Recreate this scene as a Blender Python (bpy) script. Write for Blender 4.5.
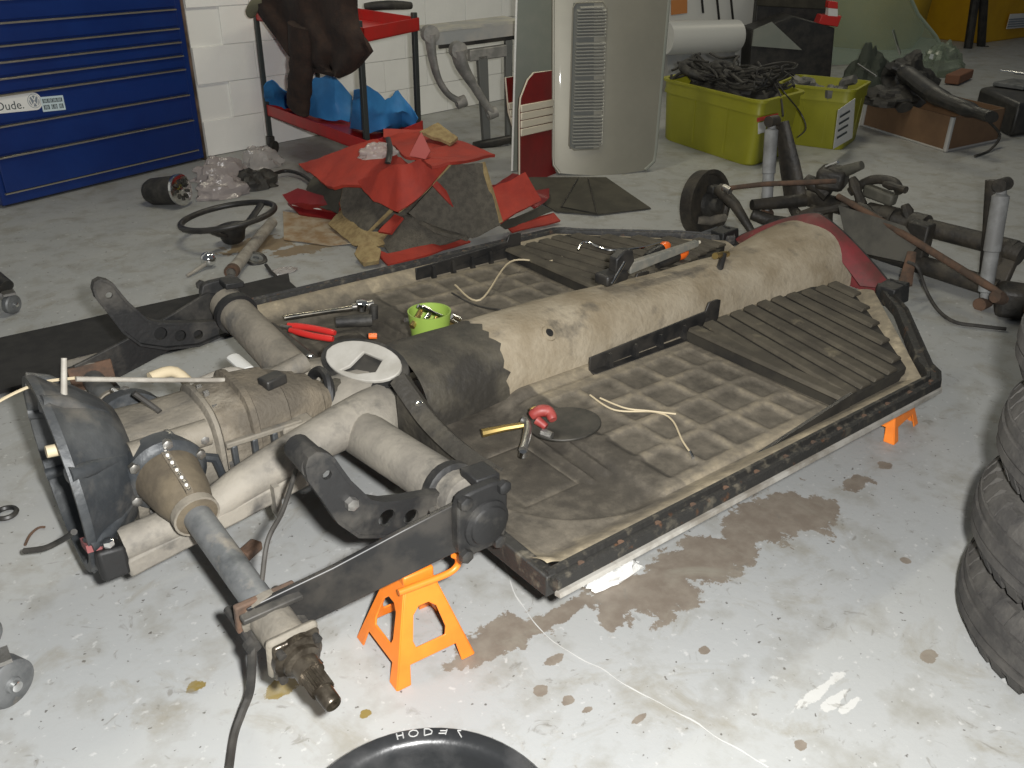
import bpy, bmesh, math, random
from mathutils import Vector, Matrix, noise
random.seed(7)
for o in list(bpy.data.objects): bpy.data.objects.remove(o, do_unlink=True)
scene = bpy.context.scene
COL = scene.collection
V = Vector

# ------------------------------------------------------------------ camera, world, lights, exposure
RW = Matrix(((0.7929365, -0.2775012, 0.5424434), (-0.6092093, -0.3767988, 0.6977726), (0.0107594, -0.8837509, -0.4678338)))
CAM = V((-0.762719, -1.582991, 1.223170)); FPX = 868.2161
cd = bpy.data.cameras.new('camera'); co = bpy.data.objects.new('camera', cd); COL.objects.link(co)
cx_, cy_, cz_ = RW.col[0], -RW.col[1], -RW.col[2]
co.matrix_world = Matrix(((cx_[0], cy_[0], cz_[0], CAM[0]), (cx_[1], cy_[1], cz_[1], CAM[1]), (cx_[2], cy_[2], cz_[2], CAM[2]), (0, 0, 0, 1)))
cd.sensor_width = 36; cd.lens = FPX / 1024 * 36; cd.clip_start = .02
scene.camera = co
wd = bpy.data.worlds.new('World'); scene.world = wd; wd.use_nodes = True
wb = wd.node_tree.nodes['Background']; wb.inputs[0].default_value = (.86, .92, 1.0, 1); wb.inputs[1].default_value = .07
def lamp(name, kind, loc, energy, color, size=.1, sy=None, target=None):
    l = bpy.data.lights.new(name, kind); l.energy = energy; l.color = color
    if kind == 'AREA':
        l.size = size
        if sy: l.shape = 'RECTANGLE'; l.size_y = sy
    else: l.shadow_soft_size = size
    o = bpy.data.objects.new(name, l); COL.objects.link(o); o.location = loc
    if target is not None: o.rotation_euler = (V(target) - V(loc)).to_track_quat('-Z', 'Y').to_euler()
    return o
lamp('flash', 'POINT', CAM + cx_ * .09 + cy_ * .05, 190, (1, .99, .97), .03)
for i, (x, y) in enumerate(((0.8, 1.7), (3.6, 1.6), (7.5, 2.8))):
    lamp('fluorescent_tube', 'AREA', (x, y, 3.0), (17, 15, 10)[i], (1.0, .93, .72), 1.3, .25)
scene.view_settings.view_transform = 'Standard'; scene.view_settings.look = 'None'
scene.view_settings.exposure = 0.6; scene.view_settings.gamma = 1.0; scene.view_settings.use_curve_mapping = False

# ------------------------------------------------------------------ pixel -> place
def ray(x, y): return RW @ V(((x - 512) / FPX, (y - 384) / FPX, 1))
def P(x, y, z=0.0):
    r = ray(x, y); return CAM + r * ((z - CAM.z) / r.z)
def PY(x, y, Y):
    r = ray(x, y); return CAM + r * ((Y - CAM.y) / r.y)
def PX(x, y, X):
    r = ray(x, y); return CAM + r * ((X - CAM.x) / r.x)
def PP(x, y, o, n):
    r = ray(x, y); return CAM + r * ((o - CAM).dot(n) / r.dot(n))

# ------------------------------------------------------------------ materials
MATS = {}
def M(name, c1, c2=None, scale=8, lo=.4, hi=.6, rough=.55, metal=0, bump=0, bscale=60, c3=None, s3=30, lo3=.55, hi3=.7, spec=.5, alpha=1, trans=0, coat=0):
    if name in MATS: return MATS[name]
    m = bpy.data.materials.new(name); m.use_nodes = True; nt = m.node_tree; N = nt.nodes; L = nt.links
    b = N['Principled BSDF']; MATS[name] = m
    b.inputs['Roughness'].default_value = rough; b.inputs['Metallic'].default_value = metal
    b.inputs['Specular IOR Level'].default_value = spec; b.inputs['Alpha'].default_value = alpha
    b.inputs['Transmission Weight'].default_value = trans; b.inputs['Coat Weight'].default_value = coat
    b.inputs['Base Color'].default_value = (*c1, 1)
    tc = N.new('ShaderNodeTexCoord'); out = None
    if c2 is not None:
        def layer(prev, col, sc, l, h):
            n = N.new('ShaderNodeTexNoise'); n.inputs['Scale'].default_value = sc; n.inputs['Detail'].default_value = 6; n.inputs['Roughness'].default_value = .62
            L.new(tc.outputs['Object'], n.inputs['Vector'])
            mr = N.new('ShaderNodeMapRange'); mr.inputs['From Min'].default_value = l; mr.inputs['From Max'].default_value = h
            L.new(n.outputs['Fac'], mr.inputs['Value'])
            mx = N.new('ShaderNodeMix'); mx.data_type = 'RGBA'; L.new(mr.outputs['Result'], mx.inputs[0])
            if prev is None: mx.inputs[6].default_value = (*c1, 1)
            else: L.new(prev, mx.inputs[6])
            mx.inputs[7].default_value = (*col, 1); return mx.outputs[2]
        out = layer(None, c2, scale, lo, hi)
        if c3 is not None: out = layer(out, c3, s3, lo3, hi3)
        L.new(out, b.inputs['Base Color'])
    if bump:
        n = N.new('ShaderNodeTexNoise'); n.inputs['Scale'].default_value = bscale; n.inputs['Detail'].default_value = 5
        L.new(tc.outputs['Object'], n.inputs['Vector'])
        bp = N.new('ShaderNodeBump'); bp.inputs['Strength'].default_value = bump; bp.inputs['Distance'].default_value = .01
        L.new(n.outputs['Fac'], bp.inputs['Height']); L.new(bp.outputs['Normal'], b.inputs['Normal'])
    return m
m_wall = M('white_block_paint', (.87, .87, .84), (.83, .83, .80), 3, rough=.7, bump=.15, bscale=40)
m_mortar = M('block_joint', (.80, .80, .77), rough=.9)
m_blue = M('blue_enamel', (.006, .028, .150), (.005, .022, .125), 3, rough=.35)
m_strip = M('drawer_strip_metal', (.42, .40, .33), rough=.35, metal=.7)
m_black = M('black_paint', (.014, .014, .014), (.035, .032, .028), 14, rough=.45)
m_blackdust = M('dusty_black_steel', (.012, .012, .012), (.085, .078, .066), 9, .46, .75, rough=.6, bump=.15)
m_blackmatt = M('black_rubber', (.012, .012, .012), (.022, .021, .02), 20, rough=.8)
m_red = M('red_shelf_paint', (.50, .015, .012), (.42, .02, .015), 8, rough=.4)
m_orange = M('orange_paint', (.82, .22, .022), (.72, .18, .018), 10, rough=.42)
m_chrome = M('chrome', (.75, .75, .74), rough=.12, metal=1)
m_steel = M('bare_steel', (.38, .37, .35), (.22, .21, .19), 20, rough=.38, metal=.85)
m_greasy = M('greasy_steel', (.10, .085, .065), (.035, .028, .02), 22, rough=.28, metal=.6, bump=.2)
m_dustal = M('dusty_grey_casting', (.20, .178, .142), (.115, .104, .085), 9, .42, .66, rough=.75, bump=.25, bscale=90, c3=(.10, .095, .085), s3=14, lo3=.56, hi3=.72)
m_dusthorn = M('tan_dust_steel', (.26, .238, .198), (.15, .138, .118), 8, .38, .62, rough=.75, bump=.15, bscale=120, c3=(.07, .066, .06), s3=12, lo3=.54, hi3=.72)
m_browncase = M('brown_grease_dust', (.15, .125, .09), (.085, .072, .054), 9, rough=.8, bump=.4, bscale=110, c3=(.28, .25, .2), s3=5, lo3=.56, hi3=.75)
m_bell = M('blue_grey_casting', (.030, .034, .038), (.085, .088, .088), 7, .42, .7, rough=.5, metal=.2, bump=.2, c3=(.20, .18, .15), s3=4, lo3=.58, hi3=.78)
m_tubegrey = M('scuffed_axle_tube', (.16, .165, .165), (.075, .08, .082), 14, .45, .65, rough=.5, metal=.3, c3=(.36, .31, .24), s3=8, lo3=.56, hi3=.75)
m_boot = M('brown_axle_boot', (.115, .092, .06), (.07, .056, .038), 12, rough=.8, bump=.2)
m_rust = M('rusty_steel', (.12, .068, .042), (.065, .043, .03), 18, rough=.85, bump=.3)
m_ruststreak = M('rail_edge', (.020, .019, .017), (.10, .088, .066), 34, .54, .70, rough=.6, bump=.3, c3=(.10, .045, .02), s3=28, lo3=.62, hi3=.72)
m_raillip = M('pale_rail_lip', (.36, .345, .31), (.20, .18, .15), 12, rough=.7)
m_tunnel = M('dusty_tunnel', (.35, .30, .22), (.235, .19, .125), 6, .38, .62, rough=.85, bump=.35, bscale=70, c3=(.075, .068, .056), s3=8, lo3=.56, hi3=.74)
m_tar = M('black_tar', (.030, .027, .022), (.085, .075, .055), 10, .45, .72, rough=.6, bump=.4, bscale=50)
m_hatred = M('oxidised_red_paint', (.19, .026, .03), (.10, .03, .026), 9, rough=.6, c3=(.16, .13, .09), s3=12, lo3=.58, hi3=.7)
m_ribmat = M('ribbed_rubber', (.045, .038, .027), (.075, .064, .045), 11, rough=.75, c3=(.20, .17, .11), s3=9, lo3=.62, hi3=.78)
m_groove = M('ribbed_base', (.014, .012, .009), (.03, .026, .018), 10, rough=.9)
m_tyre = M('tyre_rubber', (.034, .032, .030), (.062, .058, .052), 16, rough=.82, bump=.2, bscale=120)
m_tub = M('black_tub', (.018, .019, .020), (.05, .05, .05), 9, .5, .75, rough=.32, bump=.08)
m_oil = M('green_brown_oil', (.012, .013, .006), (.03, .03, .014), 9, rough=.12)
m_white = M('white_paint', (.62, .62, .59), rough=.4)
m_whitecloth = M('white_rag', (.75, .75, .72), rough=.9, bump=.3)
m_lime = M('lime_plastic', (.29, .285, .018), (.26, .258, .016), 5, rough=.45)
m_silver = M('silver_car_paint', (.305, .29, .235), (.28, .268, .218), 4, rough=.45, metal=.3, coat=.1)
m_silver2 = M('silver_primer', (.22, .24, .21), (.26, .27, .235), 3, rough=.6, metal=.2)
m_louvre = M('louvre_metal', (.36, .36, .33), rough=.4, metal=.3)
m_redvinyl = M('dark_red_vinyl', (.21, .010, .012), (.17, .010, .012), 8, rough=.38)
m_cream = M('cream_vinyl', (.66, .60, .48), rough=.45)
m_redcloth = M('red_upholstery', (.36, .034, .018), (.28, .028, .017), 9, rough=.7, bump=.2)
m_carpet = M('grey_backing', (.115, .103, .082), (.08, .072, .058), 40, rough=.95, bump=.6, bscale=200)
m_jute = M('jute_padding', (.33, .25, .12), (.24, .17, .08), 30, rough=.95, bump=.5, bscale=150)
m_jacket = M('dark_brown_cloth', (.035, .019, .013), (.022, .013, .010), 20, rough=.95, bump=.3, bscale=150)
m_bluetarp = M('blue_plastic_sheet', (.05, .27, .60), (.035, .21, .50), 7, rough=.55)
m_bluedark = M('royal_blue_cloth', (.012, .06, .28), rough=.8)
m_cast = M('grey_casting', (.20, .20, .19), (.33, .32, .30), 12, rough=.55, metal=.2)
m_greyboard = M('grey_painted_board', (.30, .31, .31), (.40, .38, .35), 4, rough=.6)
m_mat = M('olive_black_felt', (.045, .042, .032), (.065, .06, .045), 9, rough=.95)
m_brownbox = M('brown_board', (.165, .095, .05), (.135, .078, .042), 6, rough=.75)
m_yellow = M('yellow_paint', (.62, .36, .01), (.54, .30, .01), 3, rough=.5)
m_glassg = M('green_tint_glass', (.40, .52, .40), rough=.15, alpha=.38, spec=.6)
m_bag = M('clear_plastic', (.50, .47, .45), rough=.14, alpha=.5, spec=.7, bump=.5, bscale=40)
m_bagtint = M('clear_plastic_greyish', (.36, .32, .31), rough=.18, alpha=.8, spec=.7, bump=.5, bscale=40)
m_redplastic = M('red_plastic', (.55, .03, .025), rough=.35)
m_greencup = M('lime_cup', (.26, .38, .07), rough=.4)
m_orangepl = M('orange_plastic', (.9, .16, .02), rough=.35)
m_brass = M('brass', (.50, .36, .13), rough=.3, metal=.9)
m_lineT = M('tan_line', (.50, .42, .28), rough=.6)
m_cable = M('cable_sleeve', (.025, .023, .02), (.05, .046, .04), 20, rough=.7)
m_greyrod = M('grey_rod', (.32, .30, .26), (.22, .2, .17), 20, rough=.6)
m_ink = M('sticker_ink', (.03, .045, .05), rough=.6)
m_stickw = M('sticker_white', (.74, .74, .72), rough=.4)
m_logo = M('sticker_grey', (.22, .25, .29), rough=.4)
m_stickb = M('sticker_pale_blue', (.55, .66, .70), rough=.4)
m_chalk = M('chalk', (.36, .36, .35), rough=.95)
m_darkpart = M('dark_car_parts', (.018, .017, .016), (.045, .042, .036), 14, rough=.6, bump=.3)

# ------------------------------------------------------------------ mesh building
ORG = {}
class MB:
    def __init__(s): s.v = []; s.f = []; s.at = None
    def add(s, vs, fs):
        n = len(s.v); s.v += [V(p) for p in vs]; s.f += [tuple(i + n for i in f) for f in fs]; return s
    def hexa(s, p):     # 4 bottom, 4 top
        return s.add(p, [(3, 2, 1, 0), (4, 5, 6, 7), (0, 1, 5, 4), (1, 2, 6, 5), (2, 3, 7, 6), (3, 0, 4, 7)])
    def box(s, c, d, m=None):
        m = m or Matrix.Identity(3); c = V(c); x, y, z = d[0] / 2, d[1] / 2, d[2] / 2
        return s.hexa([c + m @ V(q) for q in ((-x, -y, -z), (x, -y, -z), (x, y, -z), (-x, y, -z), (-x, -y, z), (x, -y, z), (x, y, z), (-x, y, z))])
    def tube(s, pts, r, n=10, flat=1.0, up=None):
        pts = [V(p) for p in pts]; k = len(pts); rs = r if isinstance(r, (list, tuple)) else [r] * k
        vs = []; fs = []; pu = V(up) if up else None
        for i, p in enumerate(pts):
            t = (pts[min(i + 1, k - 1)] - pts[max(i - 1, 0)]).normalized()
            if pu is None: pu = V((0, 0, 1)) if abs(t.z) < .9 else V((1, 0, 0))
            u = (pu - t * pu.dot(t)).normalized(); w = t.cross(u); pu = u
            for j in range(n):
                a = 2 * math.pi * j / n; vs.append(p + (u * math.cos(a) * flat + w * math.sin(a)) * rs[i])
        for i in range(k - 1):
            for j in range(n): fs.append((i * n + j, i * n + (j + 1) % n, (i + 1) * n + (j + 1) % n, (i + 1) * n + j))
        fs.append(tuple(range(n))[::-1]); fs.append(tuple((k - 1) * n + j for j in range(n)))
        return s.add(vs, fs)
    def lathe(s, prof, o, ax, n=32, closed=False, ref=None):
        o = V(o); ax = V(ax).normalized(); u = V(ref) if ref else (V((0, 0, 1)) if abs(ax.z) < .9 else V((1, 0, 0)))
        u = (u - ax * u.dot(ax)).normalized(); w = ax.cross(u); k = len(prof); vs = []; fs = []
        for t, r in prof:
            for j in range(n):
                a = 2 * math.pi * j / n; vs.append(o + ax * t + (u * math.cos(a) + w * math.sin(a)) * r)
        for i in range(k - 1 + (1 if closed else 0)):
            b = (i + 1) % k
            for j in range(n): fs.append((i * n + j, i * n + (j + 1) % n, b * n + (j + 1) % n, b * n + j))
        if not closed:
            if prof[0][1] > 1e-5: fs.append(tuple(range(n))[::-1])
            if prof[-1][1] > 1e-5: fs.append(tuple((k - 1) * n + j for j in range(n)))
        return s.add(vs, fs)
    def torus(s, o, ax, R, r, n=40, m=10):
        return s.lathe([(r * math.sin(2 * math.pi * j / m), R + r * math.cos(2 * math.pi * j / m)) for j in range(m)], o, ax, n, True)
    def plate(s, outer, holes, fr, th):   # 2-D outline with holes, frame (origin, u, v), extruded along u x v
        o, u, v = V(fr[0]), V(fr[1]), V(fr[2]); nn = u.cross(v).normalized()
        bm = bmesh.new(); loops = []
        for lp in [outer] + list(holes):
            bv = [bm.verts.new((a, b, 0)) for a, b in lp]; loops.append(bv)
            for i in range(len(bv)): bm.edges.new((bv[i], bv[(i + 1) % len(bv)]))
        bmesh.ops.triangle_fill(bm, use_beauty=True, use_dissolve=False, edges=bm.edges[:])
        bm.verts.index_update(); P2 = [(q.co.x, q.co.y) for q in bm.verts]; T = [tuple(q.index for q in f.verts) for f in bm.faces]
        idx = [[q.index for q in lp] for lp in loops]; bm.free(); n = len(P2)
        a = [o + u * x + v * y - nn * th / 2 for x, y in P2]; b = [p + nn * th for p in a]
        fs = []
        for t in T:
            fs.append(t); fs.append(tuple(i + n for i in t[::-1]))
        for lp in idx:
            for i in range(len(lp)):
                p, q = lp[i], lp[(i + 1) % len(lp)]; fs.append((p, q, q + n, p + n))
        return s.add(a + b, fs)
    def sheet(s, rows, th, nrm=None):      # grid of points given a thickness
        R_, C_ = len(rows), len(rows[0]); top = []; bot = []
        for i in range(R_):
            for j in range(C_):
                a = rows[min(i + 1, R_ - 1)][j] - rows[max(i - 1, 0)][j]; b = rows[i][min(j + 1, C_ - 1)] - rows[i][max(j - 1, 0)]
                n = a.cross(b); n = n.normalized() if n.length > 1e-9 else V((0, 0, 1))
                if nrm and n.dot(V(nrm)) < 0: n = -n
                top.append(rows[i][j] + n * th / 2); bot.append(rows[i][j] - n * th / 2)
        N = R_ * C_; fs = []
        for i in range(R_ - 1):
            for j in range(C_ - 1):
                q = (i * C_ + j, i * C_ + j + 1, (i + 1) * C_ + j + 1, (i + 1) * C_ + j); fs.append(q); fs.append(tuple(k + N for k in q[::-1]))
        ring = [(0, j) for j in range(C_)] + [(i, C_ - 1) for i in range(1, R_)] + [(R_ - 1, j) for j in range(C_ - 2, -1, -1)] + [(i, 0) for i in range(R_ - 2, 0, -1)]
        for k in range(len(ring)):
            a = ring[k][0] * C_ + ring[k][1]; b = ring[(k + 1) % len(ring)][0] * C_ + ring[(k + 1) % len(ring)][1]; fs.append((a, b, b + N, a + N))
        return s.add(top + bot, fs)
    def prism(s, pts, vec):
        n = len(pts); vec = V(vec); a = [V(p) for p in pts]
        return s.add(a + [p + vec for p in a], [tuple(range(n)), tuple(range(2 * n - 1, n - 1, -1))] + [(i, (i + 1) % n, (i + 1) % n + n, i + n) for i in range(n)])
    def build(s, name, mat, parent=None, sharp=38, bevel=0, org=None):
        me = bpy.data.meshes.new(name)
        if parent is not None: o0 = ORG[parent.name]
        elif org is not None: o0 = V(org)
        else:
            lo = V([min(p[i] for p in s.v) for i in range(3)]); hi = V([max(p[i] for p in s.v) for i in range(3)]); o0 = V(((lo.x + hi.x) / 2, (lo.y + hi.y) / 2, lo.z))
        me.from_pydata([p - o0 for p in s.v], [], s.f)
        bm = bmesh.new(); bm.from_mesh(me); bmesh.ops.recalc_face_normals(bm, faces=bm.faces[:]); bm.to_mesh(me); bm.free()
        if s.at:
            for an, vals in s.at.items():
                a = me.attributes.new(an, 'FLOAT', 'POINT'); a.data.foreach_set('value', vals)
        for p in me.polygons: p.use_smooth = True
        me.set_sharp_from_angle(angle=math.radians(sharp))
        me.materials.append(mat); o = bpy.data.objects.new(name, me); COL.objects.link(o)
        if parent is not None: o.parent = parent
        else: o.location = o0
        ORG[o.name] = o0
        if bevel:
            md = o.modifiers.new('bevel', 'BEVEL'); md.width = bevel; md.segments = 2; md.limit_method = 'ANGLE'; md.angle_limit = math.radians(40)
        return o
def tag(o, label, cat, group=None):
    o['label'] = label; o['category'] = cat
    if group: o['group'] = group
    return o
def thing(name, loc, label, cat, group=None):
    o = bpy.data.objects.new(name, None); COL.objects.link(o); o.location = loc; o.empty_display_size = .05; ORG[o.name] = V(loc)
    return tag(o, label, cat, group)
def struct(o): o['kind'] = 'structure'; return o
def circ(x, y, rx, ry=None, n=16, a0=0): return [(x + rx * math.cos(a0 + 2 * math.pi * i / n), y + (ry or rx) * math.sin(a0 + 2 * math.pi * i / n)) for i in range(n)]
def copy_tree(root, loc, rz=0):
    r = root.copy(); COL.objects.link(r); r.location = loc; r.rotation_euler = (0, 0, rz); ORG[r.name] = V(loc)
    for ch in list(root.children):
        c = ch.copy(); COL.objects.link(c); c.parent = r; ORG[c.name] = V(loc)
        for g in list(ch.children):
            d = g.copy(); COL.objects.link(d); d.parent = c
    return r
def curve(pts, k=6):     # smooth polyline through points
    pts = [V(p) for p in pts]; q = []
    for i in range(len(pts) - 1):
        p0, p1, p2, p3 = pts[max(i - 1, 0)], pts[i], pts[i + 1], pts[min(i + 2, len(pts) - 1)]
        for j in range(k):
            t = j / k; q.append(.5 * ((2 * p1) + (p2 - p0) * t + (2 * p0 - 5 * p1 + 4 * p2 - p3) * t * t + (3 * p1 - p0 - 3 * p2 + p3) * t ** 3))
    q.append(pts[-1]); return q
def nz(p, sc=1.0): return noise.noise(V(p) * sc)
def lerp(a, b, t): return a + (b - a) * t
def sstep(a, b, x):
    t = min(1, max(0, (x - a) / (b - a))); return t * t * (3 - 2 * t)
def textmesh(body, size):
    c = bpy.data.curves.new('txt', 'FONT'); c.body = body; c.size = size; c.align_x = 'CENTER'; c.align_y = 'CENTER'; c.resolution_u = 3
    o = bpy.data.objects.new('txt', c); COL.objects.link(o); bpy.context.view_layer.update()
    me = o.evaluated_get(bpy.context.evaluated_depsgraph_get()).to_mesh()
    vs = [(p.co.x, p.co.y) for p in me.vertices]; fs = [tuple(p.vertices) for p in me.polygons]
    bpy.data.objects.remove(o, do_unlink=True); bpy.data.curves.remove(c); return vs, fs

# ------------------------------------------------------------------ floor
def floor_material():
    m = bpy.data.materials.new('painted_concrete'); m.use_nodes = True; nt = m.node_tree; N = nt.nodes; L = nt.links; b = N['Principled BSDF']
    tc = N.new('ShaderNodeTexCoord')
    def noi(sc, det=6, r=.6, dist=0):
        n = N.new('ShaderNodeTexNoise'); n.inputs['Scale'].default_value = sc; n.inputs['Detail'].default_value = det; n.inputs['Roughness'].default_value = r; n.inputs['Distortion'].default_value = dist
        L.new(tc.outputs['Object'], n.inputs['Vector']); return n
    def mrange(s, a, c, lo=0, hi=1):
        q = N.new('ShaderNodeMapRange'); q.inputs['From Min'].default_value = a; q.inputs['From Max'].default_value = c; q.inputs['To Min'].default_value = lo; q.inputs['To Max'].default_value = hi; L.new(s, q.inputs['Value']); return q.outputs['Result']
    def mix(f, a, c):
        q = N.new('ShaderNodeMix'); q.data_type = 'RGBA'; L.new(f, q.inputs[0])
        if isinstance(a, tuple): q.inputs[6].default_value = (*a, 1)
        else: L.new(a, q.inputs[6])
        if isinstance(c, tuple): q.inputs[7].default_value = (*c, 1)
        else: L.new(c, q.inputs[7])
        return q.outputs[2]
    def math_(op, a, c):
        q = N.new('ShaderNodeMath'); q.operation = op
        for i, s in enumerate((a, c)):
            if isinstance(s, (int, float)): q.inputs[i].default_value = s
            else: L.new(s, q.inputs[i])
        return q.outputs[0]
    col = mix(mrange(noi(1.1).outputs['Fac'], .35, .65), (0.335, 0.345, 0.342), (0.375, 0.379, 0.369))
    col = mix(mrange(noi(9).outputs['Fac'], .50, .70, 0, .7), col, (0.241, 0.231, 0.198))      # dirt haze
    col = mix(mrange(noi(42, 3).outputs['Fac'], .63, .70, 0, .75), col, (0.482, 0.482, 0.469))      # scuffed white flecks
    col = mix(mrange(noi(60, 2).outputs['Fac'], .69, .73, 0, .8), col, (0.067, 0.057, 0.047))     # dark specks
    nf = noi(13, 7, .68).outputs['Fac']; nd = math_('MULTIPLY', math_('SUBTRACT', nf, .5), 3.4)
    def spots(lst):
        cur = None
        for px, py, rx, ry in lst:
            c = P(px, py); s = N.new('ShaderNodeVectorMath'); s.operation = 'SUBTRACT'; L.new(tc.outputs['Object'], s.inputs[0]); s.inputs[1].default_value = c
            d = N.new('ShaderNodeVectorMath'); d.operation = 'MULTIPLY'; L.new(s.outputs[0], d.inputs[0]); d.inputs[1].default_value = (1 / rx, 1 / ry, 0)
            l = N.new('ShaderNodeVectorMath'); l.operation = 'LENGTH'; L.new(d.outputs[0], l.inputs[0])
            cur = l.outputs['Value'] if cur is None else math_('MINIMUM', cur, l.outputs['Value'])
        return mrange(math_('ADD', cur, nd), .92, 1.0, 1, 0)
    brown = spots([(790, 512, .12, .09), (755, 528, .13, .07), (700, 560, .15, .07), (655, 588, .13, .07), (622, 600, .09, .06), (500, 637, .10, .05), (530, 628, .06, .03), (560, 615, .05, .02), (855, 482, .05, .03), (885, 465, .025, .018),
                   (540, 690, .014, .012), (568, 700, .013, .010), (587, 710, .013, .008), (640, 718, .02, .008), (905, 560, .012, .012), (930, 655, .02, .014), (553, 660, .02, .01), (800, 745, .012, .01), (705, 650, .012, .01)])
    col = mix(brown, col, mix(mrange(noi(25).outputs['Fac'], .4, .65), (0.181, 0.151, 0.121), (0.228, 0.198, 0.161)))
    yel = spots([(196, 687, .018, .014), (367, 714, .014, .010), (280, 690, .03, .02)])
    col = mix(yel, col, (0.201, 0.147, 0.040))
    scr = spots([(820, 690, .07, .012), (850, 705, .03, .008), (835, 700, .04, .01)])
    col = mix(scr, col, (0.496, 0.496, 0.476))
    tan = spots([(640, 330, .01, .01), (260, 245, .16, .10), (300, 250, .14, .06)])
    col = mix(tan, col, (0.221, 0.168, 0.107))
    sm = N.new('ShaderNodeTexNoise'); sm.inputs['Scale'].default_value = 3.5; sm.inputs['Detail'].default_value = 8; sm.inputs['Roughness'].default_value = .7; sm.inputs['Distortion'].default_value = 1.6; L.new(tc.outputs['Object'], sm.inputs['Vector'])
    col = mix(mrange(sm.outputs['Fac'], .54, .68, 0, .7), col, (0.255, 0.238, 0.194))      # smears of dried oil
    col = mix(mrange(noi(17, 4, .6, 2.0).outputs['Fac'], .63, .72, 0, .6), col, (0.168, 0.157, 0.134))     # scuffs
    L.new(col, b.inputs['Base Color'])
    L.new(mrange(noi(5).outputs['Fac'], .3, .7, .38, .62), b.inputs['Roughness'])
    bp = N.new('ShaderNodeBump'); bp.inputs['Strength'].default_value = .12; bp.inputs['Distance'].default_value = .004
    L.new(noi(70, 4).outputs['Fac'], bp.inputs['Height']); L.new(bp.outputs['Normal'], b.inputs['Normal'])
    return m
mb = MB(); mb.add([(-4, -4, 0), (13.5, -4, 0), (13.5, 8, 0), (-4, 8, 0)], [(0, 1, 2, 3)])
floor = struct(mb.build('floor', floor_material(), org=(0, 0, 0)))
# pale crack line wandering through the paint
cr = [P(x, y, .0012) for x, y in ((488, 547), (503, 560), (512, 585), (520, 603), (540, 630), (575, 655), (605, 672), (640, 693), (690, 720), (730, 745), (770, 768))]
cr = curve(cr, 5); mb = MB(); rows = []
for i, p in enumerate(cr):
    t = (cr[min(i + 1, len(cr) - 1)] - cr[max(i - 1, 0)]).normalized(); s = t.cross(V((0, 0, 1))) * max(.0002, .0008 + .0016 * nz(p, 26)); j = V((nz(p, 18), nz(p + V((5, 5, 5)), 18), 0)) * .006
    rows.append([p + s + j, p - s + j])
mb.sheet(rows, .0008); mb.build('crack', M('chipped_paint', (.50, .50, .48), rough=.8), floor)

# ------------------------------------------------------------------ back wall of painted blocks
W0 = V((.986, 3.56, 0)); W1 = V((2.81, 3.94, 0)); wu = (W1 - W0).normalized(); wn = V((wu.y, -wu.x, 0))   # towards the room
def wp(s, z, d=0): return W0 + wu * s + wn * d + V((0, 0, z))
mb = MB(); mb.hexa([wp(-.03, 0, -.01), wp(10.5, 0, -.01), wp(10.5, 0, -.2), wp(-.03, 0, -.2), wp(-.03, 3.2, -.01), wp(10.5, 3.2, -.01), wp(10.5, 3.2, -.2), wp(-.03, 3.2, -.2)])
wall = struct(mb.build('wall_back', m_mortar, org=W0))
bw, bh, jt = .40, .20, .004
mb = MB(); mb.hexa([V((0, 0, 0)), V((bw - jt, 0, 0)), V((bw - jt, .012, 0)), V((0, .012, 0)), V((0, 0, bh - jt)), V((bw - jt, 0, bh - jt)), V((bw - jt, .012, bh - jt)), V((0, .012, bh - jt))])
b0 = mb.build('block', m_wall, org=(0, 0, 0), bevel=.0015)
rotw = math.atan2(wu.y, wu.x); firstb = True
for r in range(8):
    for c in range(0, 12):
        b = b0 if firstb else b0.copy()
        if not firstb: COL.objects.link(b)
        firstb = False; b.parent = wall; b.location = wp(c * bw - .03 + (bw / 2 if r % 2 else 0), r * bh + .003, .004) - W0; b.rotation_euler = (0, 0, rotw)
mb = MB(); mb.hexa([V((13.0, -4, 0)), V((13.2, -4, 0)), V((13.2, 8, 0)), V((13.0, 8, 0)), V((13.0, -4, 3.2)), V((13.2, -4, 3.2)), V((13.2, 8, 3.2)), V((13.0, 8, 3.2))])
struct(mb.build('wall_right', M('far_wall_paint', (.16, .17, .15), rough=.8)))

mb = MB(); mb.hexa([wp(-4, 0, -.75), wp(-.05, 0, -.75), wp(-.05, 0, -.9), wp(-4, 0, -.9), wp(-4, 3.2, -.75), wp(-.05, 3.2, -.75), wp(-.05, 3.2, -.9), wp(-4, 3.2, -.9)]); struct(mb.build('wall_left', m_wall))
# ------------------------------------------------------------------ blue tool cabinet
A = P(4, 209); B = P(205, 160); cu = (B - A).normalized(); cn = V((cu.y, -cu.x, 0)); cw = (B - A).length; ch = 1.02
cab = thing('tool_cabinet', A + cu * cw / 2 - cn * .28, 'blue steel tool cabinet with wide drawers and stickers against white wall', 'tool cabinet')
def cp(s, z, d=0): return A + cu * s + cn * d + V((0, 0, z))
def cbox(s0, s1, z0, z1, d0, d1): return [cp(s0, z0, d1), cp(s1, z0, d1), cp(s1, z0, d0), cp(s0, z0, d0), cp(s0, z1, d1), cp(s1, z1, d1), cp(s1, z1, d0), cp(s0, z1, d0)]
MB().hexa(cbox(0, cw, .012, ch, -.50, 0)).build('body', m_blue, cab, bevel=.006)
MB().hexa(cbox(cw - .004, cw + .012, .0, ch, -.07, .004)).build('corner_trim', M('worn_trim', (.05, .035, .025), (.16, .11, .08), 7, rough=.6), cab)
MB().hexa(cbox(.03, cw - .03, .0, .03, -.46, -.03)).build('plinth', m_black, cab)
def cz(x, y): return PP(x, y, A, cn).z
zs = [cz(100, y) for y in (172.5, 136.5, 108, 79.5, 64.5, 49.5, 34.5, 13.5)] + [ch - .11, ch - .01]
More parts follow.
